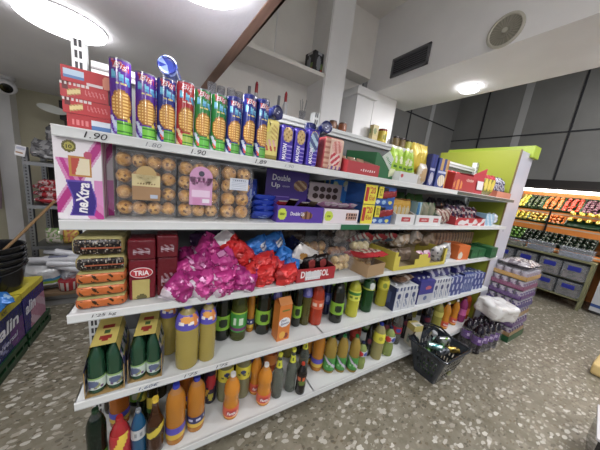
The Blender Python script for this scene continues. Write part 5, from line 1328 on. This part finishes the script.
tag(obj('flour_bag', whitebag(), 'foil', None, (3.55, -.135, .338), (.10, .08, -.25)), 'white plastic-wrapped bag resting on the purple bottle pack', 'bag')
def case(label, x, y, z, w, d, h, tr, canc):
    t = thing('can_case', label, 'can case', (x, y, z), .04 * h2(z, 1))
    obj('tray', boxes((-w / 2, w / 2, -d / 2, d / 2, 0, .005, tr), (-w / 2, w / 2, -d / 2, -d / 2 + .003, 0, .05, tr), (-w / 2, w / 2, d / 2 - .003, d / 2, 0, .05, tr), (-w / 2, -w / 2 + .003, -d / 2, d / 2, 0, .05, tr), (w / 2 - .003, w / 2, -d / 2, d / 2, 0, .05, tr)), 'print', t)
    nx, ny = 6, 4; r = .5 * min(w / nx, d / ny) - .002
    for i in range(nx):
        for j in range(ny):
            obj('can', once(('case', canc, round(r, 3)), lambda: mesh(lathe([(r * .8, 0), (r, .006)] + [(r, .006 + (h - .02) * q / 8) for q in range(1, 9)] + [(r * .8, h - .006), (r * .75, h - .01), (0, h - .01)], lambda a, zz: 0xA8A4B0 if zz > h - .02 else (canc if math.sin(a * 3 + zz * 30) > -.3 else 0xB0A4B4), 14))), 'gloss', t, (-w / 2 + w / nx * (i + .5), -d / 2 + d / ny * (j + .5), .005))
    obj('shrink_film', cbox(w + .006, d + .006, h + .008, 0xFFFFFF, .008), 'film', t, (0, 0, -.0))
sx, sy = 4.03, -.10
tag(obj('crate', boxes((-.24, .24, -.165, .165, 0, .07, 0x1E5A34)), 'paint', None, (sx, sy, .001)), 'dark green crate under the stack of can cases', 'crate')
CS = [(0xA8824A, 0x4A2A6A), (0x6A4A84, 0x5A3A7A), (0xA8824A, 0x6A5A80), (0x4A3A84, 0x5A4A84), (0x5A2A7A, 0x6A5A8A), (0x8A3A68, 0x7A5A80), (0xC8983A, 0xA0909C)]
CSL = ['bottom can case of the stack beside the end panel', 'second can case from the bottom of the stack', 'third can case from the bottom of the stack', 'fourth can case from the bottom, blue-violet tray', 'fifth can case from the bottom, violet tray', 'can case with a plum tray, second from the top', 'topmost can case with a golden cardboard tray and loose film']
for i, (a, b) in enumerate(CS): case(CSL[i], sx + .012 * h2(i, 1), sy + .01 * h2(i, 2), .074 + i * .1165, .45, .31, .105, a, b)
crumple('plastic_film', 'crumpled clear film bundle lying on top of the can stack', (sx, sy, .935), (.44, .07, .30), (PI / 2, 0, 0), lambda s, u, v: 0xB8B4B8 if noise.noise(Vector((u * 9, v * 9, 3))) > 0 else 0x7A727A, 160, .3, 'foil', 'plastic film')

# ------------------------------------------------------------------ end cap unit
t = thing('end_display', 'lime green backed end unit with pale side panel closing off the shelving', 'end unit', (3.62, .07, 0))
obj('back_panel', boxes((0, .02, 0, .86, .05, 2.2, 0x9AA41A)), 'paint', t)
obj('side_panel', boxes((.02, .36, -.012, .012, .05, 2.19, 0xCFCFDA), (.0, .02, -.012, .0, .05, 2.2, 0x7A6A3A)), 'paint', t); obj('side_panel', boxes((.02, .36, .848, .872, .05, 2.19, 0xCFCFDA)), 'paint', t)
obj('bracket_cover', boxes((.1, .14, -.0135, -.012, 1.28, 1.31, 0xB4B4C0), (.1, .14, -.0135, -.012, 1.33, 1.345, 0xB4B4C0)), 'paint', t)
for z in (.16, .62, 1.0, 1.35, 1.65): obj('shelf', boxes((.02, .36, .012, .848, z - .02, z, SH)), 'paint', t)
obj('header', boxes((.24, .42, -.04, .90, 2.15, 2.28, 0xB4D016)), 'paint', t)
obj('header_end', boxes((.25, .41, -.0415, -.04, 2.158, 2.272, 0xC0DC1C)), 'paint', t)
obj('base', boxes((.0, .36, 0, .86, 0, .05, 0x4A4A4A)), 'paint', t)
# ------------------------------------------------------------------ produce display at the far right
PX = 6.3
t = thing('produce_display', 'lit open fruit display with orange price rails along the far right wall', 'produce display', (0, 0, 0))
y0, y1 = -3.2, 1.0
obj('back_wall', boxes((7.2, 7.25, y0, y1, 0, 2.05, 0xE88A2A)), 'paint', t)
obj('canopy', boxes((6.72, 7.25, y0, y1, 2.05, 2.18, 0x2A2422), (6.72, 6.74, y0, y1, 2.0, 2.05, 0x3A302C)), 'paint', t)
obj('light_strip', boxes((6.75, 6.85, y0, y1, 2.0, 2.03, 0xFFFFFF)), 'strip_glow', t)
obj('light_strip', boxes((7.12, 7.2, y0, y1, 1.97, 2.02, 0xFFFFFF)), 'strip_glow', t)
for x0, x1, z, zr in ((6.88, 7.2, 1.55, 1.50), (6.74, 7.2, 1.30, 1.17), (6.5, 7.2, .90, .86)):
    o = obj('deck', boxes((x0, x1, y0, y1, z - .03, z, 0x3A3A38)), 'paint', t)
    obj('price_rail', boxes((x0 - .012, x0, y0, y1, zr, z + .035, 0xFF9420), (x0 - .014, x0 - .012, y0, y1, z - .012, z + .012, 0xE0C8A8)), 'paint', o)
for y in (.38, -.66, -1.7): obj('divider_post', boxes((6.70, 6.72, y - .012, y + .012, .9, 1.62, 0x1E1E1E)), 'paint', t)
obj('side_panel', boxes((6.5, 7.25, y1, y1 + .03, 0, 2.18, 0x8A8A86)), 'paint', t)
ld = bpy.data.lights.new('display_light', 'AREA'); ld.shape = 'RECTANGLE'; ld.size = 4.0; ld.size_y = .12; ld.energy = 42; ld.color = (1, .93, .82)
lo = bpy.data.objects.new('display_light', ld); COL.objects.link(lo); lo.location = (6.80, -1.1, 1.99); lo.rotation_euler = (0, -.5, PI / 2)
lo.rotation_euler = Matrix(((0, 1, 0), (1, 0, 0), (0, 0, -1))).to_euler()
def fruit_mesh(k):
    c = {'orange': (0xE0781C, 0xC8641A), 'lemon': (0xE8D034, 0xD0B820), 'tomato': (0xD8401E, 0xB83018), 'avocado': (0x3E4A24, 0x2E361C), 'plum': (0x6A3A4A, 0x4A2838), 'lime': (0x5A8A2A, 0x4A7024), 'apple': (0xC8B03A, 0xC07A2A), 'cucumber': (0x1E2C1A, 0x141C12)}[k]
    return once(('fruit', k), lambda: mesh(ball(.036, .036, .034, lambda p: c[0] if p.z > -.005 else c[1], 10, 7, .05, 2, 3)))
def banana_mesh():
    def mk():
        bm = bmesh.new()
        for q in range(4):
            a = (q - 1.5) * .22
            pts = [(.075 * math.cos(u), .018 * (q - 1.5) + .0, .075 * math.sin(u)) for u in [2.7 - i * .33 for i in range(7)]]
            tube(bm, [Matrix.Rotation(a, 3, 'X') @ Vector(p) for p in pts], [.005, .014, .018, .019, .018, .013, .006], 0xE6CC2A if q % 2 else 0xD8BC22, 7)
        return mesh(bm)
    return once('banana', mk)
TL = .72
def crate(label, y, w, x, z, kind, n, lab, cc=0x1E5230, h=.10, d=.25, deck='top'):
    t = thing('fruit_crate', label, 'crate', (x, y, z), (0, -TL, 0))
    for b in ((-d / 2, d / 2, -w / 2, w / 2, 0, .006), (-d / 2, -d / 2 + .006, -w / 2, w / 2, 0, h * .75), (d / 2 - .006, d / 2, -w / 2, w / 2, 0, h)): obj('wall' if b[5] > .01 else 'base', boxes(b + (cc,)), 'paint', t)
    for s in (-1, 1): obj('wall', boxes((-d / 2, d / 2, s * w / 2 - .003, s * w / 2 + .003, 0, h, cc)), 'paint', t)
    M = t.matrix_basis.copy() if False else Matrix.Translation((x, y, z)) @ Matrix.Rotation(-TL, 4, 'Y')
    rows = int(d / .062); per = max(2, int((w - .01) / .062))
    if kind == 'banana':
        for i in range(max(2, int(w / .085))):
            for j in range(2):
                p = M @ Vector((-.08 + .14 * j, -w / 2 + .05 + (w - .09) * i / max(1, int(w / .085) - 1), h * .55 + .02 * j))
                o = obj('banana_bunch', banana_mesh(), 'gloss', None, p, (0, .2, .3 * h2(i, j))); o.scale = (1.25, 1.25, 1.25)
                tag(o, lab, 'bananas', lab)
        return
    for i in range(per):
        for j in range(rows):
            p = M @ Vector((-d / 2 + .035 + (d - .07) * j / (rows - 1), -w / 2 + w / per * (i + .5) + .022 * h2(i, j, y), h * .68 + .022 * h2(j, i, y)))
            o = obj(kind, fruit_mesh(kind), 'gloss', None, p, (h2(i, j), h2(j, i), i))
            o.scale = (1, 1, 1.25) if kind in ('avocado', 'lemon', 'cucumber') else (1, 1, 1)
            tag(o, lab, kind, lab)
ORD = ('furthest left', 'second from left', 'third from left', 'fourth from left', 'fifth from left', 'sixth from left')
NTH = ('first', 'second', 'third', 'fourth', 'fifth', 'sixth')
def row(deck, lst, y, x, z, d, cc=0x1E5230):
    for i, (k, w, nm) in enumerate(lst):
        y -= w / 2 + .006
        crate('green crate of %s on the %s display deck, %s' % (nm, deck, ORD[i]), y, w, x, z, k, 12, '%s in the %s crate of the %s display deck' % ('bunch of bananas' if k == 'banana' else k, NTH[i], deck), cc, .09, d)
        y -= w / 2
row('upper', [('lemon', .13, 'yellow fruit'), ('avocado', .24, 'dark green avocados'), ('orange', .25, 'oranges'), ('tomato', .25, 'red-orange fruit'), ('plum', .26, 'purple plums')], .95, 7.04, 1.70, .38)
row('middle', [('lemon', .24, 'lemons'), ('apple', .26, 'yellow apples'), ('orange', .26, 'small oranges'), ('banana', .42, 'bananas')], .94, 6.90, 1.42, .30)
row('lowest', [('lime', .3, 'limes'), ('cucumber', .3, 'dark green cucumbers'), ('cucumber', .3, 'short cucumbers'), ('cucumber', .3, 'small dark cucumbers')], .93, 6.66, 1.03, .30, 0x16301E)
# bananas hung in front of the upper deck
for i in range(4):
    tag(obj('banana_bunch', banana_mesh(), 'gloss', None, (6.80, .12 - .10 * i, 1.545), (0, .2, .2 * i)), 'bunch of bananas in front of the plums under the upper price rail', 'bananas', 'bananas under the upper rail')
# table with tubs and bins
t = thing('produce_table', 'olive metal table in front of the fruit display holding clear tubs and bins', 'table', (0, 0, 0))
OL = 0x8A8A62
obj('table_top', boxes((6.28, 6.5, -.40, .95, .815, .845, OL)), 'paint', t); obj('lower_shelf', boxes((6.28, 6.5, -.38, .95, .16, .18, OL)), 'paint', t)
obj('middle_shelf', boxes((6.30, 6.5, -.38, .95, .475, .487, 0x5A5A48)), 'paint', t)
for y in (-.38, .93):
    for x in (6.295, 6.485): obj('leg', boxes((x - .015, x + .015, y - .018, y + .018, 0, .815, OL)), 'paint', t)
obj('back_board', boxes((6.495, 6.505, -.38, .95, .18, .82, 0x3A3A3C)), 'paint', t)
def tub(label, y, w, cont, h=.15):
    t = thing('storage_tub', label, 'tub', (6.39, y, .8465))
    obj('contents', gbox(.16, w - .03, h * .42, lambda s, u, v: cont if noise.noise(Vector((u * 9, v * 9, y))) > 0 else tuple(c * .7 for c in P(cont)[:3]) + (1,), (6, 14, 6)), 'matte', t, (0, 0, .006))
    obj('clear_body', cbox(.19, w, h, 0xFFFFFF, .012), 'plastic_clear', t)
    obj('rim', boxes((-.10, .10, -w / 2 - .006, w / 2 + .006, h - .008, h, 0xC8CCD2), ), 'plastic_clear', t)
tub('clear tub of olives on the table, furthest left', .66, .30, 0x6A6A2A, .12)
tub('clear tub with grey contents in the middle of the table', .29, .34, 0x8A92A0, .17); tub('clear tub at the right end of the table', -.15, .38, 0x98A0B0, .17)
letter(bpy.data.objects['storage_tub'], None, .10, .04, (-.0965, 0, .06), 0xC8C8B0, face='W')
def bin_(label, y, z, w, h, cont):
    t = thing('storage_bin', label, 'bin', (6.39, y, z))
    obj('contents', gbox(.16, w - .04, h * .5, lambda s, u, v: cont if noise.noise(Vector((u * 4, v * 4, y))) > -.1 else 0x3E3836, (5, 12, 5)), 'matte', t, (0, 0, .006))
    obj('clear_body', cbox(.19, w, h, 0xFFFFFF, .012), 'plastic_clear', t)
    obj('rim', boxes((-.098, .098, -w / 2, w / 2, h - .006, h + .004, 0xB8BCC4)), 'plastic_clear', t)
    obj('blue_label', boxes((-.0985, -.0965, -.075, .075, h * .55, h * .85, 0x2A34A8)), 'print', t)
for i, (y, lb) in enumerate(((.76, 'first from the left'), (.42, 'second from the left'), (.09, 'third from the left'), (-.22, 'at the right end'))):
    if i: bin_('blue-labelled clear bin, upper row under the olive table, ' + lb, y + .015 * (i == 3), .489, .28, .27, 0x6A5A58)
    else: bin_('blue-labelled clear bin, upper row under the olive table, furthest left', y, .489, .29, .27, 0x5A5A60)
    bin_('blue-labelled clear bin, lower row under the olive table, ' + lb, y + .015 if i == 3 else y, .182, .27, .25, (0x4A4648, 0x4A4446, 0x6A5C50, 0x564E4A)[i])
t = thing('chest_freezer', 'white chest with a blue stripe just right of the olive table', 'freezer', (6.75, -.80, 0))
obj('body', boxes((-.3, .3, -.32, .32, .05, .74, 0xCFD2D6)), 'paint', t); obj('lid', boxes((-.31, .31, -.33, .33, .74, .80, 0xD8DADE)), 'paint', t); obj('stripe', boxes((-.302, -.3, -.32, .32, .12, .17, 0x3A5AA0)), 'print', t); obj('base', boxes((-.28, .28, -.3, .3, 0, .05, 0x3A3A3C)), 'paint', t)
tag(obj('storage_box', rounded(gbox(.40, .30, .13, lambda s, u, v: 0xE0C27A, (14, 12, 8)), .40, .30, .13, .03), 'print', None, (4.28, -.985, .001)), 'tan round-cornered box partly in view at the right edge of the photo', 'box')
t = thing('plastic_crate', 'black crate with a pale rim at the lower right edge of the photo', 'crate', (2.80, -1.155, 0), .12)
obj('body', boxes((-.2, .2, -.14, .14, 0, .012, 0x1A1A1C), (-.2, -.19, -.14, .14, .012, .26, 0x1A1A1C), (.19, .2, -.14, .14, .012, .26, 0x1A1A1C), (-.19, .19, -.14, -.13, .012, .26, 0x1A1A1C), (-.19, .19, .13, .14, .012, .26, 0x1A1A1C)), 'gloss', t)
obj('rim', boxes((-.21, .21, -.15, -.13, .26, .275, 0xC8C8CA), (-.21, .21, .13, .15, .26, .275, 0xC8C8CA), (-.21, -.19, -.13, .13, .26, .275, 0xC8C8CA), (.19, .21, -.13, .13, .26, .275, 0xC8C8CA)), 'paint', t)

# ------------------------------------------------------------------ wall shelf things
def glass(x, y, z, lab, grp):
    t = thing('drinking_glass', lab, 'glass', (x, y, z), 0, grp)
    obj('bowl', once('glassb', lambda: mesh(lathe([(.028, 0), (.03, .004), (.034, .10), (.032, .10), (.028, .008), (0, .008)], 0xE0E0E6, 16))), 'clear', t)
for i in range(7): glass(.60 + .075 * i, 1.08 + .03 * (i % 2), 2.146, 'small clear drinking glass in the row on the left of the wall shelf', 'glasses on the wall shelf')
for i, (x, lb) in enumerate(((.955, 'white squeeze bottle with a red top on the wall shelf, left one'), (1.235, 'white squeeze bottle with a red top on the wall shelf, right one'))):
    t = thing('sauce_bottle', lb, 'sauce bottle', (x, 1.06, 2.146))
    obj('bottle_body', lathe([(.024, 0), (.026, .01), (.022, .09), (.014, .12)], 0xC8C8CC, 18), 'gloss', t); obj('red_top', lathe([(.014, .115), (.013, .19), (.006, .21), (0, .212)], 0xA82A32, 16), 'gloss', t)
    tag(obj('paper_sleeve', lathe([(.012, 0), (.013, .17), (0, .172)], 0x8A8A90, 14), 'print', None, (x - .05, 1.10, 2.146)), 'grey slim tube standing just left of the red-topped bottle, ' + ('left one' if i == 0 else 'right one'), 'tube')
t = thing('whisk', 'wire whisk standing in a glass on the wall shelf', 'whisk', (1.43, 1.07, 2.146))
bm = bmesh.new()
for k in range(5): tube(bm, [(.01 * math.cos(k * 1.25), .01 * math.sin(k * 1.25), .01), (.035 * math.cos(k * 1.25), .035 * math.sin(k * 1.25), .19)], .0022, 0x6A6A70, 5)
obj('wires', bm, 'metal', t); obj('cup', lathe([(.03, 0), (.034, .09), (.032, .09), (.028, .004), (0, .004)], 0xDADADE, 16), 'clear', t)
def jar(lab, x, r, h, body, lid, fn=None):
    t = thing('jar', lab, 'jar', (x, 1.06, 2.146))
    obj('jar_body', lathe([(r * .9, 0), (r, .008)] + [(r, .008 + (h * .8 - .008) * i / 8) for i in range(1, 9)] + [(r * .85, h * .85)], fn or body, 24), 'gloss', t)
    obj('lid', lathe([(r * .92, h * .84), (r * .92, h * .98), (r * .86, h), (0, h)], lid, 24), 'gloss', t)
jar('brown jar with a dark lid on the wall shelf, left of a pair', 1.80, .042, .085, 0x9A6A4A, 0x5A3A30); jar('brown jar with a reddish lid on the wall shelf, right of a pair', 1.93, .046, .09, 0xA8603A, 0x7A4A38)
jar('yellow jar with a dark red lid in front of the white column', 2.545, .058, .155, 0xC8B02A, 0x7A2420, lambda a, z: 0x8A8A2A if ell(a, z, 0, .06, .6, .035) else 0xCDB830)
def cfn(s, u, v): return 0x6A7A3A if ell(u, v, .4, .6, .3, .2) else (0xB8A868 if v > .3 else 0xC8B47A)
tag(obj('food_carton', gbox(.085, .06, .17, cfn, (14, 2, 20)), 'print', None, (2.40, 1.06, 2.146)), 'yellowish carton beside the yellow jar in front of the white column', 'carton')
for i, x in enumerate((2.80, 2.92, 3.05, 3.18)): jar(('dark lidded jar first from the column on the wall shelf', 'dark lidded jar second from the column on the wall shelf', 'olive jar third from the column on the wall shelf', 'olive jar fourth from the column on the wall shelf')[i], x, .05, .12, 0x5A4A2A if i < 2 else 0x8A8A2A, 0x2A1E1E)
def apf(s, u, v):
    if s in 'FL':
        if ell(u, v, .45, .45, .2, .35): return 0x8A8E94
        if ell(u, v, .75, .3, .1, .2): return 0xA83A30 if v < .25 else 0x6A8A3A
        if .3 < u < .7 and v > .85: return 0xB0B4B8
    return 0x1E1F24
tag(obj('appliance_box', gbox(.135, .15, .19, apf, (20, 8, 22)), 'print', None, (1.60, 1.25, 2.661), (0, 0, .15)), 'small black appliance box on the upper niche shelf', 'box')

# ------------------------------------------------------------------ left side: packs, buckets, rack
NV = 0x23286E
def alf(k):
    def f(s, u, v):
        if s == 'R':
            if v > .84: return 0xE0D01E if k == 0 or v > .86 else NV
            if k == 0:
                if .05 < u < .6 and .08 < v < .3 and math.sin(u * 30 + v * 40) > .3: return 0x8A8AC0
                if ell(u, v, .9, .25, .25, .3): return 0x6A3A8A
                return NV
            if v < .6 and u > .35 + (.6 - v) * -.2: return 0xC88AA8 if math.sin(u * 8 + v * 11) > -.4 else 0xD8B4C8
            return 0x3A3484
        if s == 'T': return 0xDACB1E
        if s == 'F': return 0xD8CA20 if v > .84 else 0x2A2A70
        return 0x2A2A66
    return f
def pack(label, xf, ya, yb, k, h=.345, z=.128):
    t = thing('tissue_pack', label, 'pack', (xf - .24, (ya + yb) / 2, z))
    obj('wrapper', gbox(.48, yb - ya, h, alf(k), (4, 34, 30), 0), 'foil', t)
    letter(t, 'alin', (yb - ya) * .46, .095, (.2415, (yb - ya) * (.16 if k == 0 else -.2), h * .56), 0xECECF4, rot=.06, face='X', shear=.2, bold=.03)
    if k == 0: letter(t, 'Universal', (yb - ya) * .55, .04, (.2415, .03, h * .24), 0xC8C8E4, face='X', shear=.2, rot=.04); letter(t, 'XXL', .07, .03, (.2415, (yb - ya) * .1, h * .915), 0x3A3A20, face='X')
pack('large navy and yellow tissue pack with white script, nearest at the left edge', -.66, .83, 1.345, 0); pack('large navy and pink tissue pack beside the nearest one', -.66, 1.36, 1.70, 1)
for i, (a, b) in enumerate(((.80, 1.34), (1.36, 1.76))):
    t = thing('storage_crate', ('dark green crate under the nearest tissue pack', 'dark green crate under the pink and navy tissue pack')[i], 'crate', (-.90, (a + b) / 2, .001))
    L_ = b - a - .01
    obj('crate_body', boxes((-.25, .25, -L_ / 2, L_ / 2, 0, .02, 0x14361F), (.235, .25, -L_ / 2, L_ / 2, .02, .05, 0x1A4428), (.235, .25, -L_ / 2, L_ / 2, .08, .122, 0x1A4428), (-.25, -.235, -L_ / 2, L_ / 2, .02, .122, 0x1A4428), (-.235, .235, -L_ / 2, -L_ / 2 + .015, .02, .122, 0x1A4428), (-.235, .235, L_ / 2 - .015, L_ / 2, .02, .122, 0x1A4428)), 'paint', t)
    for q in range(5): obj('slat', boxes((.236, .249, -.008, .008, .05, .08, 0x1A4428)), 'paint', t, (0, -L_ / 2 + L_ * (q + .5) / 5, 0))
for i, (y, z) in enumerate(((1.05, .515), (1.16, .52), (1.08, .575))):
    crumple('plastic_bag', ('bright blue bag lying on the nearest tissue pack, left', 'bright blue bag lying on the nearest tissue pack, right', 'bright blue bag lying on top of the other two')[i], (-.75 - .05 * (i == 2), y, z), (.24, .085, .2), (PI / 2, 0, .6 * i), lambda s, u, v: 0x2A7ACC if noise.noise(Vector((u * 5, v * 4, 1))) > -.25 else 0x9AC0E4, 170 + i, .2, 'foil', 'plastic bag')
BN = ['lowest black bucket of the nested stack', 'black bucket second from the bottom of the nested stack', 'black bucket third from the bottom of the nested stack', 'topmost black bucket of the nested stack, with the wooden pole in it']
for i in range(4):
    t = thing('bucket', BN[i], 'bucket', (-.815, 1.47, .476 + i * .048), .3 * i)
    obj('bucket_body', lathe([(0, 0), (.115, 0), (.150, .21), (.146, .21), (.112, .006), (0, .006)], 0x15161A, 32), 'gloss', t)
    bm = bmesh.new(); tube(bm, [(.155 * math.cos(a * PI / 16), .155 * math.sin(a * PI / 16), .21) for a in range(33)], .006, 0x1C1D22, 6); obj('rim', bm, 'gloss', t)
    bm = bmesh.new(); tube(bm, [(.155 * math.cos(a * PI / 12), -.155 * abs(math.sin(a * PI / 12)) * .98, .20 - .05 * math.sin(a * PI / 12)) for a in range(13)], .003, 0x6A6A6E, 5); obj('bail', bm, 'metal', t)
bm = bmesh.new(); tube(bm, [(-.83, 1.42, .70), (-.745, 1.56, .84), (-.62, 1.95, 1.11)], .011, 0x8A6A40, 8)
tag(obj('broom_handle', bm, 'print'), 'wooden pole slanting from the bucket up against the grey rack', 'pole')
# step and rack
t = thing('platform', 'wooden topped grey step under the metal rack', 'platform', (-.62, 2.25, .0))
obj('board', boxes((-.42, .55, -.26, .3, .125, .155, 0xFFFFFF)), 'wood_board', t); obj('riser', boxes((-.40, .55, -.22, .28, 0.0, .125, 0x8A8A88)), 'matte', t); obj('riser_joint', boxes((-.40, .55, -.2215, -.22, .06, .066, 0x5A5A58)), 'matte', t)
t = thing('storage_rack', 'grey slotted-angle metal rack beside the left doorway', 'rack', (-.87, 2.20, .156))
GR = 0x83868A
def pfn(s, u, v): return 0x3A3C40 if (s in 'FL' and .35 < u < .65 and (v * 46) % 1 > .45) else GR
for (x, y) in ((0, 0), (0, .36), (.78, 0), (.78, .36)): obj('post', once('post', lambda: mesh(gbox(.038, .038, 1.42, pfn, (3, 3, 92)))), 'metal', t, (x, y, 0))
for z in (.44, .865, 1.285): obj('rack_shelf', boxes((-.02, .80, -.02, .38, z, z + .004, GR), (-.02, .80, -.022, -.018, z - .03, z + .004, 0x94979B), (-.02, -.016, -.02, .38, z - .03, z + .004, GR)), 'metal', t)
obj('back_sheet', boxes((.02, .76, .385, .39, .1, 1.3, 0x2E2C30)), 'matte', t)
def rackitem(name, label, cat, x, y, z, w, d, h, fn, seed, rot=(0, 0, 0), amp=.15, mat='foil'):
    o = obj(name, pillow(w, d, h, fn, 14, 14, amp, seed, .08), mat, None, (-.87 + x, 2.2 + y, .156 + z + h / 2 * math.cos(rot[0]) + d / 2 * abs(math.sin(rot[0])) + .004), rot); return tag(o, label, cat)
rc = lambda a, b, k: (lambda s, u, v: P(a) if noise.noise(Vector((u * 6, v * 6, k))) > -.05 else P(b))
for i in range(4): rackitem('snack_packet', ('red packet at the left of the middle rack shelf, lowest', 'red packet stacked second on the middle rack shelf', 'red packet stacked third on the middle rack shelf', 'red packet topmost on the middle rack shelf')[i], 'packet', .13, .08, .87 + .062 * i, .17, .06, .12, rc(0xA82A34, 0xC8A8A8, i), 180 + i, (PI / 2, 0, 0))
for i in range(4): rackitem('snack_packet', ('dark wrapped packet lying right on the middle rack shelf, lowest', 'navy wrapped packet lying right on the middle rack shelf', 'dark red packet right on the middle rack shelf', 'plum packet topmost right on the middle rack shelf')[i], 'packet', .33, .10, .87 + .05 * i, .18, .05, .14, rc((0x2A2438, 0x30306A, 0x8A2A34, 0x5A2A48)[i], 0x8A7A8A, i + 9), 190 + i, (PI / 2, 0, .2 * i))
for i in range(3): rackitem('snack_packet', 'red and pale packet at the far left side of the rack', 'packet', .02, .20, .87 + .07 * i, .10, .05, .2, rc(0xB04048, 0xC8B4B8, 30 + i), 196 + i, (PI / 2, 0, 0))['group'] = 'packets at the rack edge'
rackitem('pasta_bag', 'pale printed bag standing on the lower rack shelf, left', 'bag', .13, .06, .444, .14, .08, .17, rc(0xC8C0B0, 0x7A9A5A, 41), 201); rackitem('pasta_bag', 'yellow and red printed bag on the lower rack shelf', 'bag', .26, .06, .444, .13, .08, .15, rc(0xC8A83A, 0xB86A4A, 42), 202)
for i in range(4): 
    t = thing('jar', ('jar with white label on the lower rack shelf', 'jar with yellow label on the lower rack shelf', 'orange jar on the lower rack shelf', 'amber jar at the right of the lower rack shelf')[i], 'jar', (-.50 + .09 * i, 2.26, .602))
    obj('jar_body', lathe([(.034, 0), (.036, .09), (.028, .1)], (0xB8B8B0, 0xC8B43A, 0xB8602A, 0xC89A3A)[i], 18), 'gloss', t); obj('lid', lathe([(.031, .1), (.031, .118), (0, .119)], (0x2A4A8A, 0x3A6A3A, 0x8A2A2A, 0xC8A030)[i], 16), 'gloss', t)
for i in range(5): rackitem('plastic_bag', ('grey clear bag heaped on top of the rack, leftmost', 'grey clear bag heaped on top of the rack, second', 'grey clear bag heaped on top of the rack, highest', 'grey clear bag heaped on top of the rack, right', 'white bag edge hanging from the rack top')[i], 'plastic bag', (.12, .3, .24, .5, .30)[i], (.14, .16, .22, .16, .04)[i], (1.29, 1.29, 1.42, 1.29, 1.29)[i], (.26, .32, .34, .30, .2)[i], .2, (.19, .22, .20, .2, .05)[i], rc(0x9A9A9C, 0x6A6A6E, 50 + i) if i < 4 else rc(0xD8D8D8, 0xC0C0C0, 3), 210 + i, (.2, .2, 0), .3)
o = obj('price_sign', boxes((-.032, .032, -.001, .001, -.048, .048, 0xE8E8EC), (-.026, .026, -.002, -.001, .012, .036, 0xB8BCD0), (-.026, .018, -.002, -.001, -.024, -.012, 0xA8784A)), 'print', None, (-.885, 2.16, 1.535), (.1, .2, .1)); tag(o, 'small white notice card on the left post of the grey rack', 'card')
# white rolls, sack and tub on the step
for i in range(6):
    bm = bmesh.new(); tube(bm, [(-.2, 0, 0), (.2, 0, 0)], .034, 0xE4E6EC, 14); addbox(bm, -.06, .08, -.02, .02, .030, .036, 0x8A90B0)
    x, y, z = ((-.68, 2.09, .48), (-.60, 2.17, .455), (-.55, 2.08, .43), (-.62, 2.24, .50), (-.52, 2.16, .50), (-.50, 2.07, .36))[i]
    o = obj('wrapped_roll', bm, 'foil', None, (x, y, z), (0, .05 * i, .25 * h2(i, 3))); tag(o, ('white wrapped roll at the left of the heap under the rack', 'white wrapped roll second in the heap under the rack', 'white wrapped roll in the middle front of the heap', 'white wrapped roll on top of the heap, back', 'white wrapped roll on top of the heap, right', 'white wrapped roll lowest at the right of the heap')[i], 'roll')
crumple('plastic_sack', 'large white and green plastic sack on the step beside the buckets', (-.80, 2.12, .30), (.26, .2, .30), (0, 0, .2), (lambda s, u, v: 0x4A9AC8 if .40 < v < .52 else (0x9AC040 if .34 < v <= .40 else 0xD8DADC)), 220, .12, 'foil', 'sack')
crumple('plastic_sack', 'grey clear plastic sack on the step right of the green printed one', (-.56, 2.18, .28), (.28, .2, .25), (0, .2, .1), rc(0xA8AAB0, 0xC8CAD0, 61), 221, .25, 'foil', 'sack')
t = thing('tub', 'red tub with white lettering on the wooden step', 'tub', (-.60, 2.07, .156)); obj('tub_body', lathe([(.07, 0), (.08, .01), (.085, .10), (.08, .11), (0, .11)], lambda a, z: 0xD0C0B8 if .035 < z < .07 and math.sin(a * 11) > 0 and abs(a) < 1.2 else 0xA8202C, 30), 'gloss', t)
# oval sign, cloth
o = obj('oval_sign', lathe([(0, 0), (1, 0), (1, .12), (0, .12)], lambda a, z: 0xE8ECE4 if z > .06 else 0xB8C8A8, 28), 'print', None, (-.90, 3.0, 2.05), (PI / 2, .15, 0)); o.scale = (.13, .045, .1); tag(o, 'pale green and white oval sign under the soffit by the rack', 'sign')
tag(obj('sign_box', boxes((-.16, .2, 0, .12, -.16, .06, 0x1E1E22)), 'print', None, (-.70, 3.06, 2.12)), 'black box under the soffit behind the red wafer boxes', 'box')
tag(obj('pipe', boxes((-.02, .02, -.02, .02, 0, 2.3, 0x6A6256)), 'paint', None, (-.93, 3.54, 0)), 'brown vertical pipe on the beige wall behind the rack', 'pipe')
bm = pillow(.2, .06, .85, rc(0xA89098, 0x8A7880, 70), 14, 20, .3, 230, .05); tag(obj('hanging_cloth', bm, 'matte', None, (-1.60, 3.25, 1.2), (0, 0, .3)), 'dusty pink cloth hanging at the far left edge', 'cloth')

# ------------------------------------------------------------------ world and exposure
w = bpy.data.worlds.new('world'); sc.world = w; w.use_nodes = True
bg = w.node_tree.nodes['Background']; bg.inputs[0].default_value = (.80, .86, 1, 1); bg.inputs[1].default_value = .42
sc.view_settings.view_transform = 'Standard'; sc.view_settings.look = 'None'; sc.view_settings.gamma = 1; sc.view_settings.exposure = -0.12
try: sc.view_settings.use_curve_mapping = False
except Exception: pass
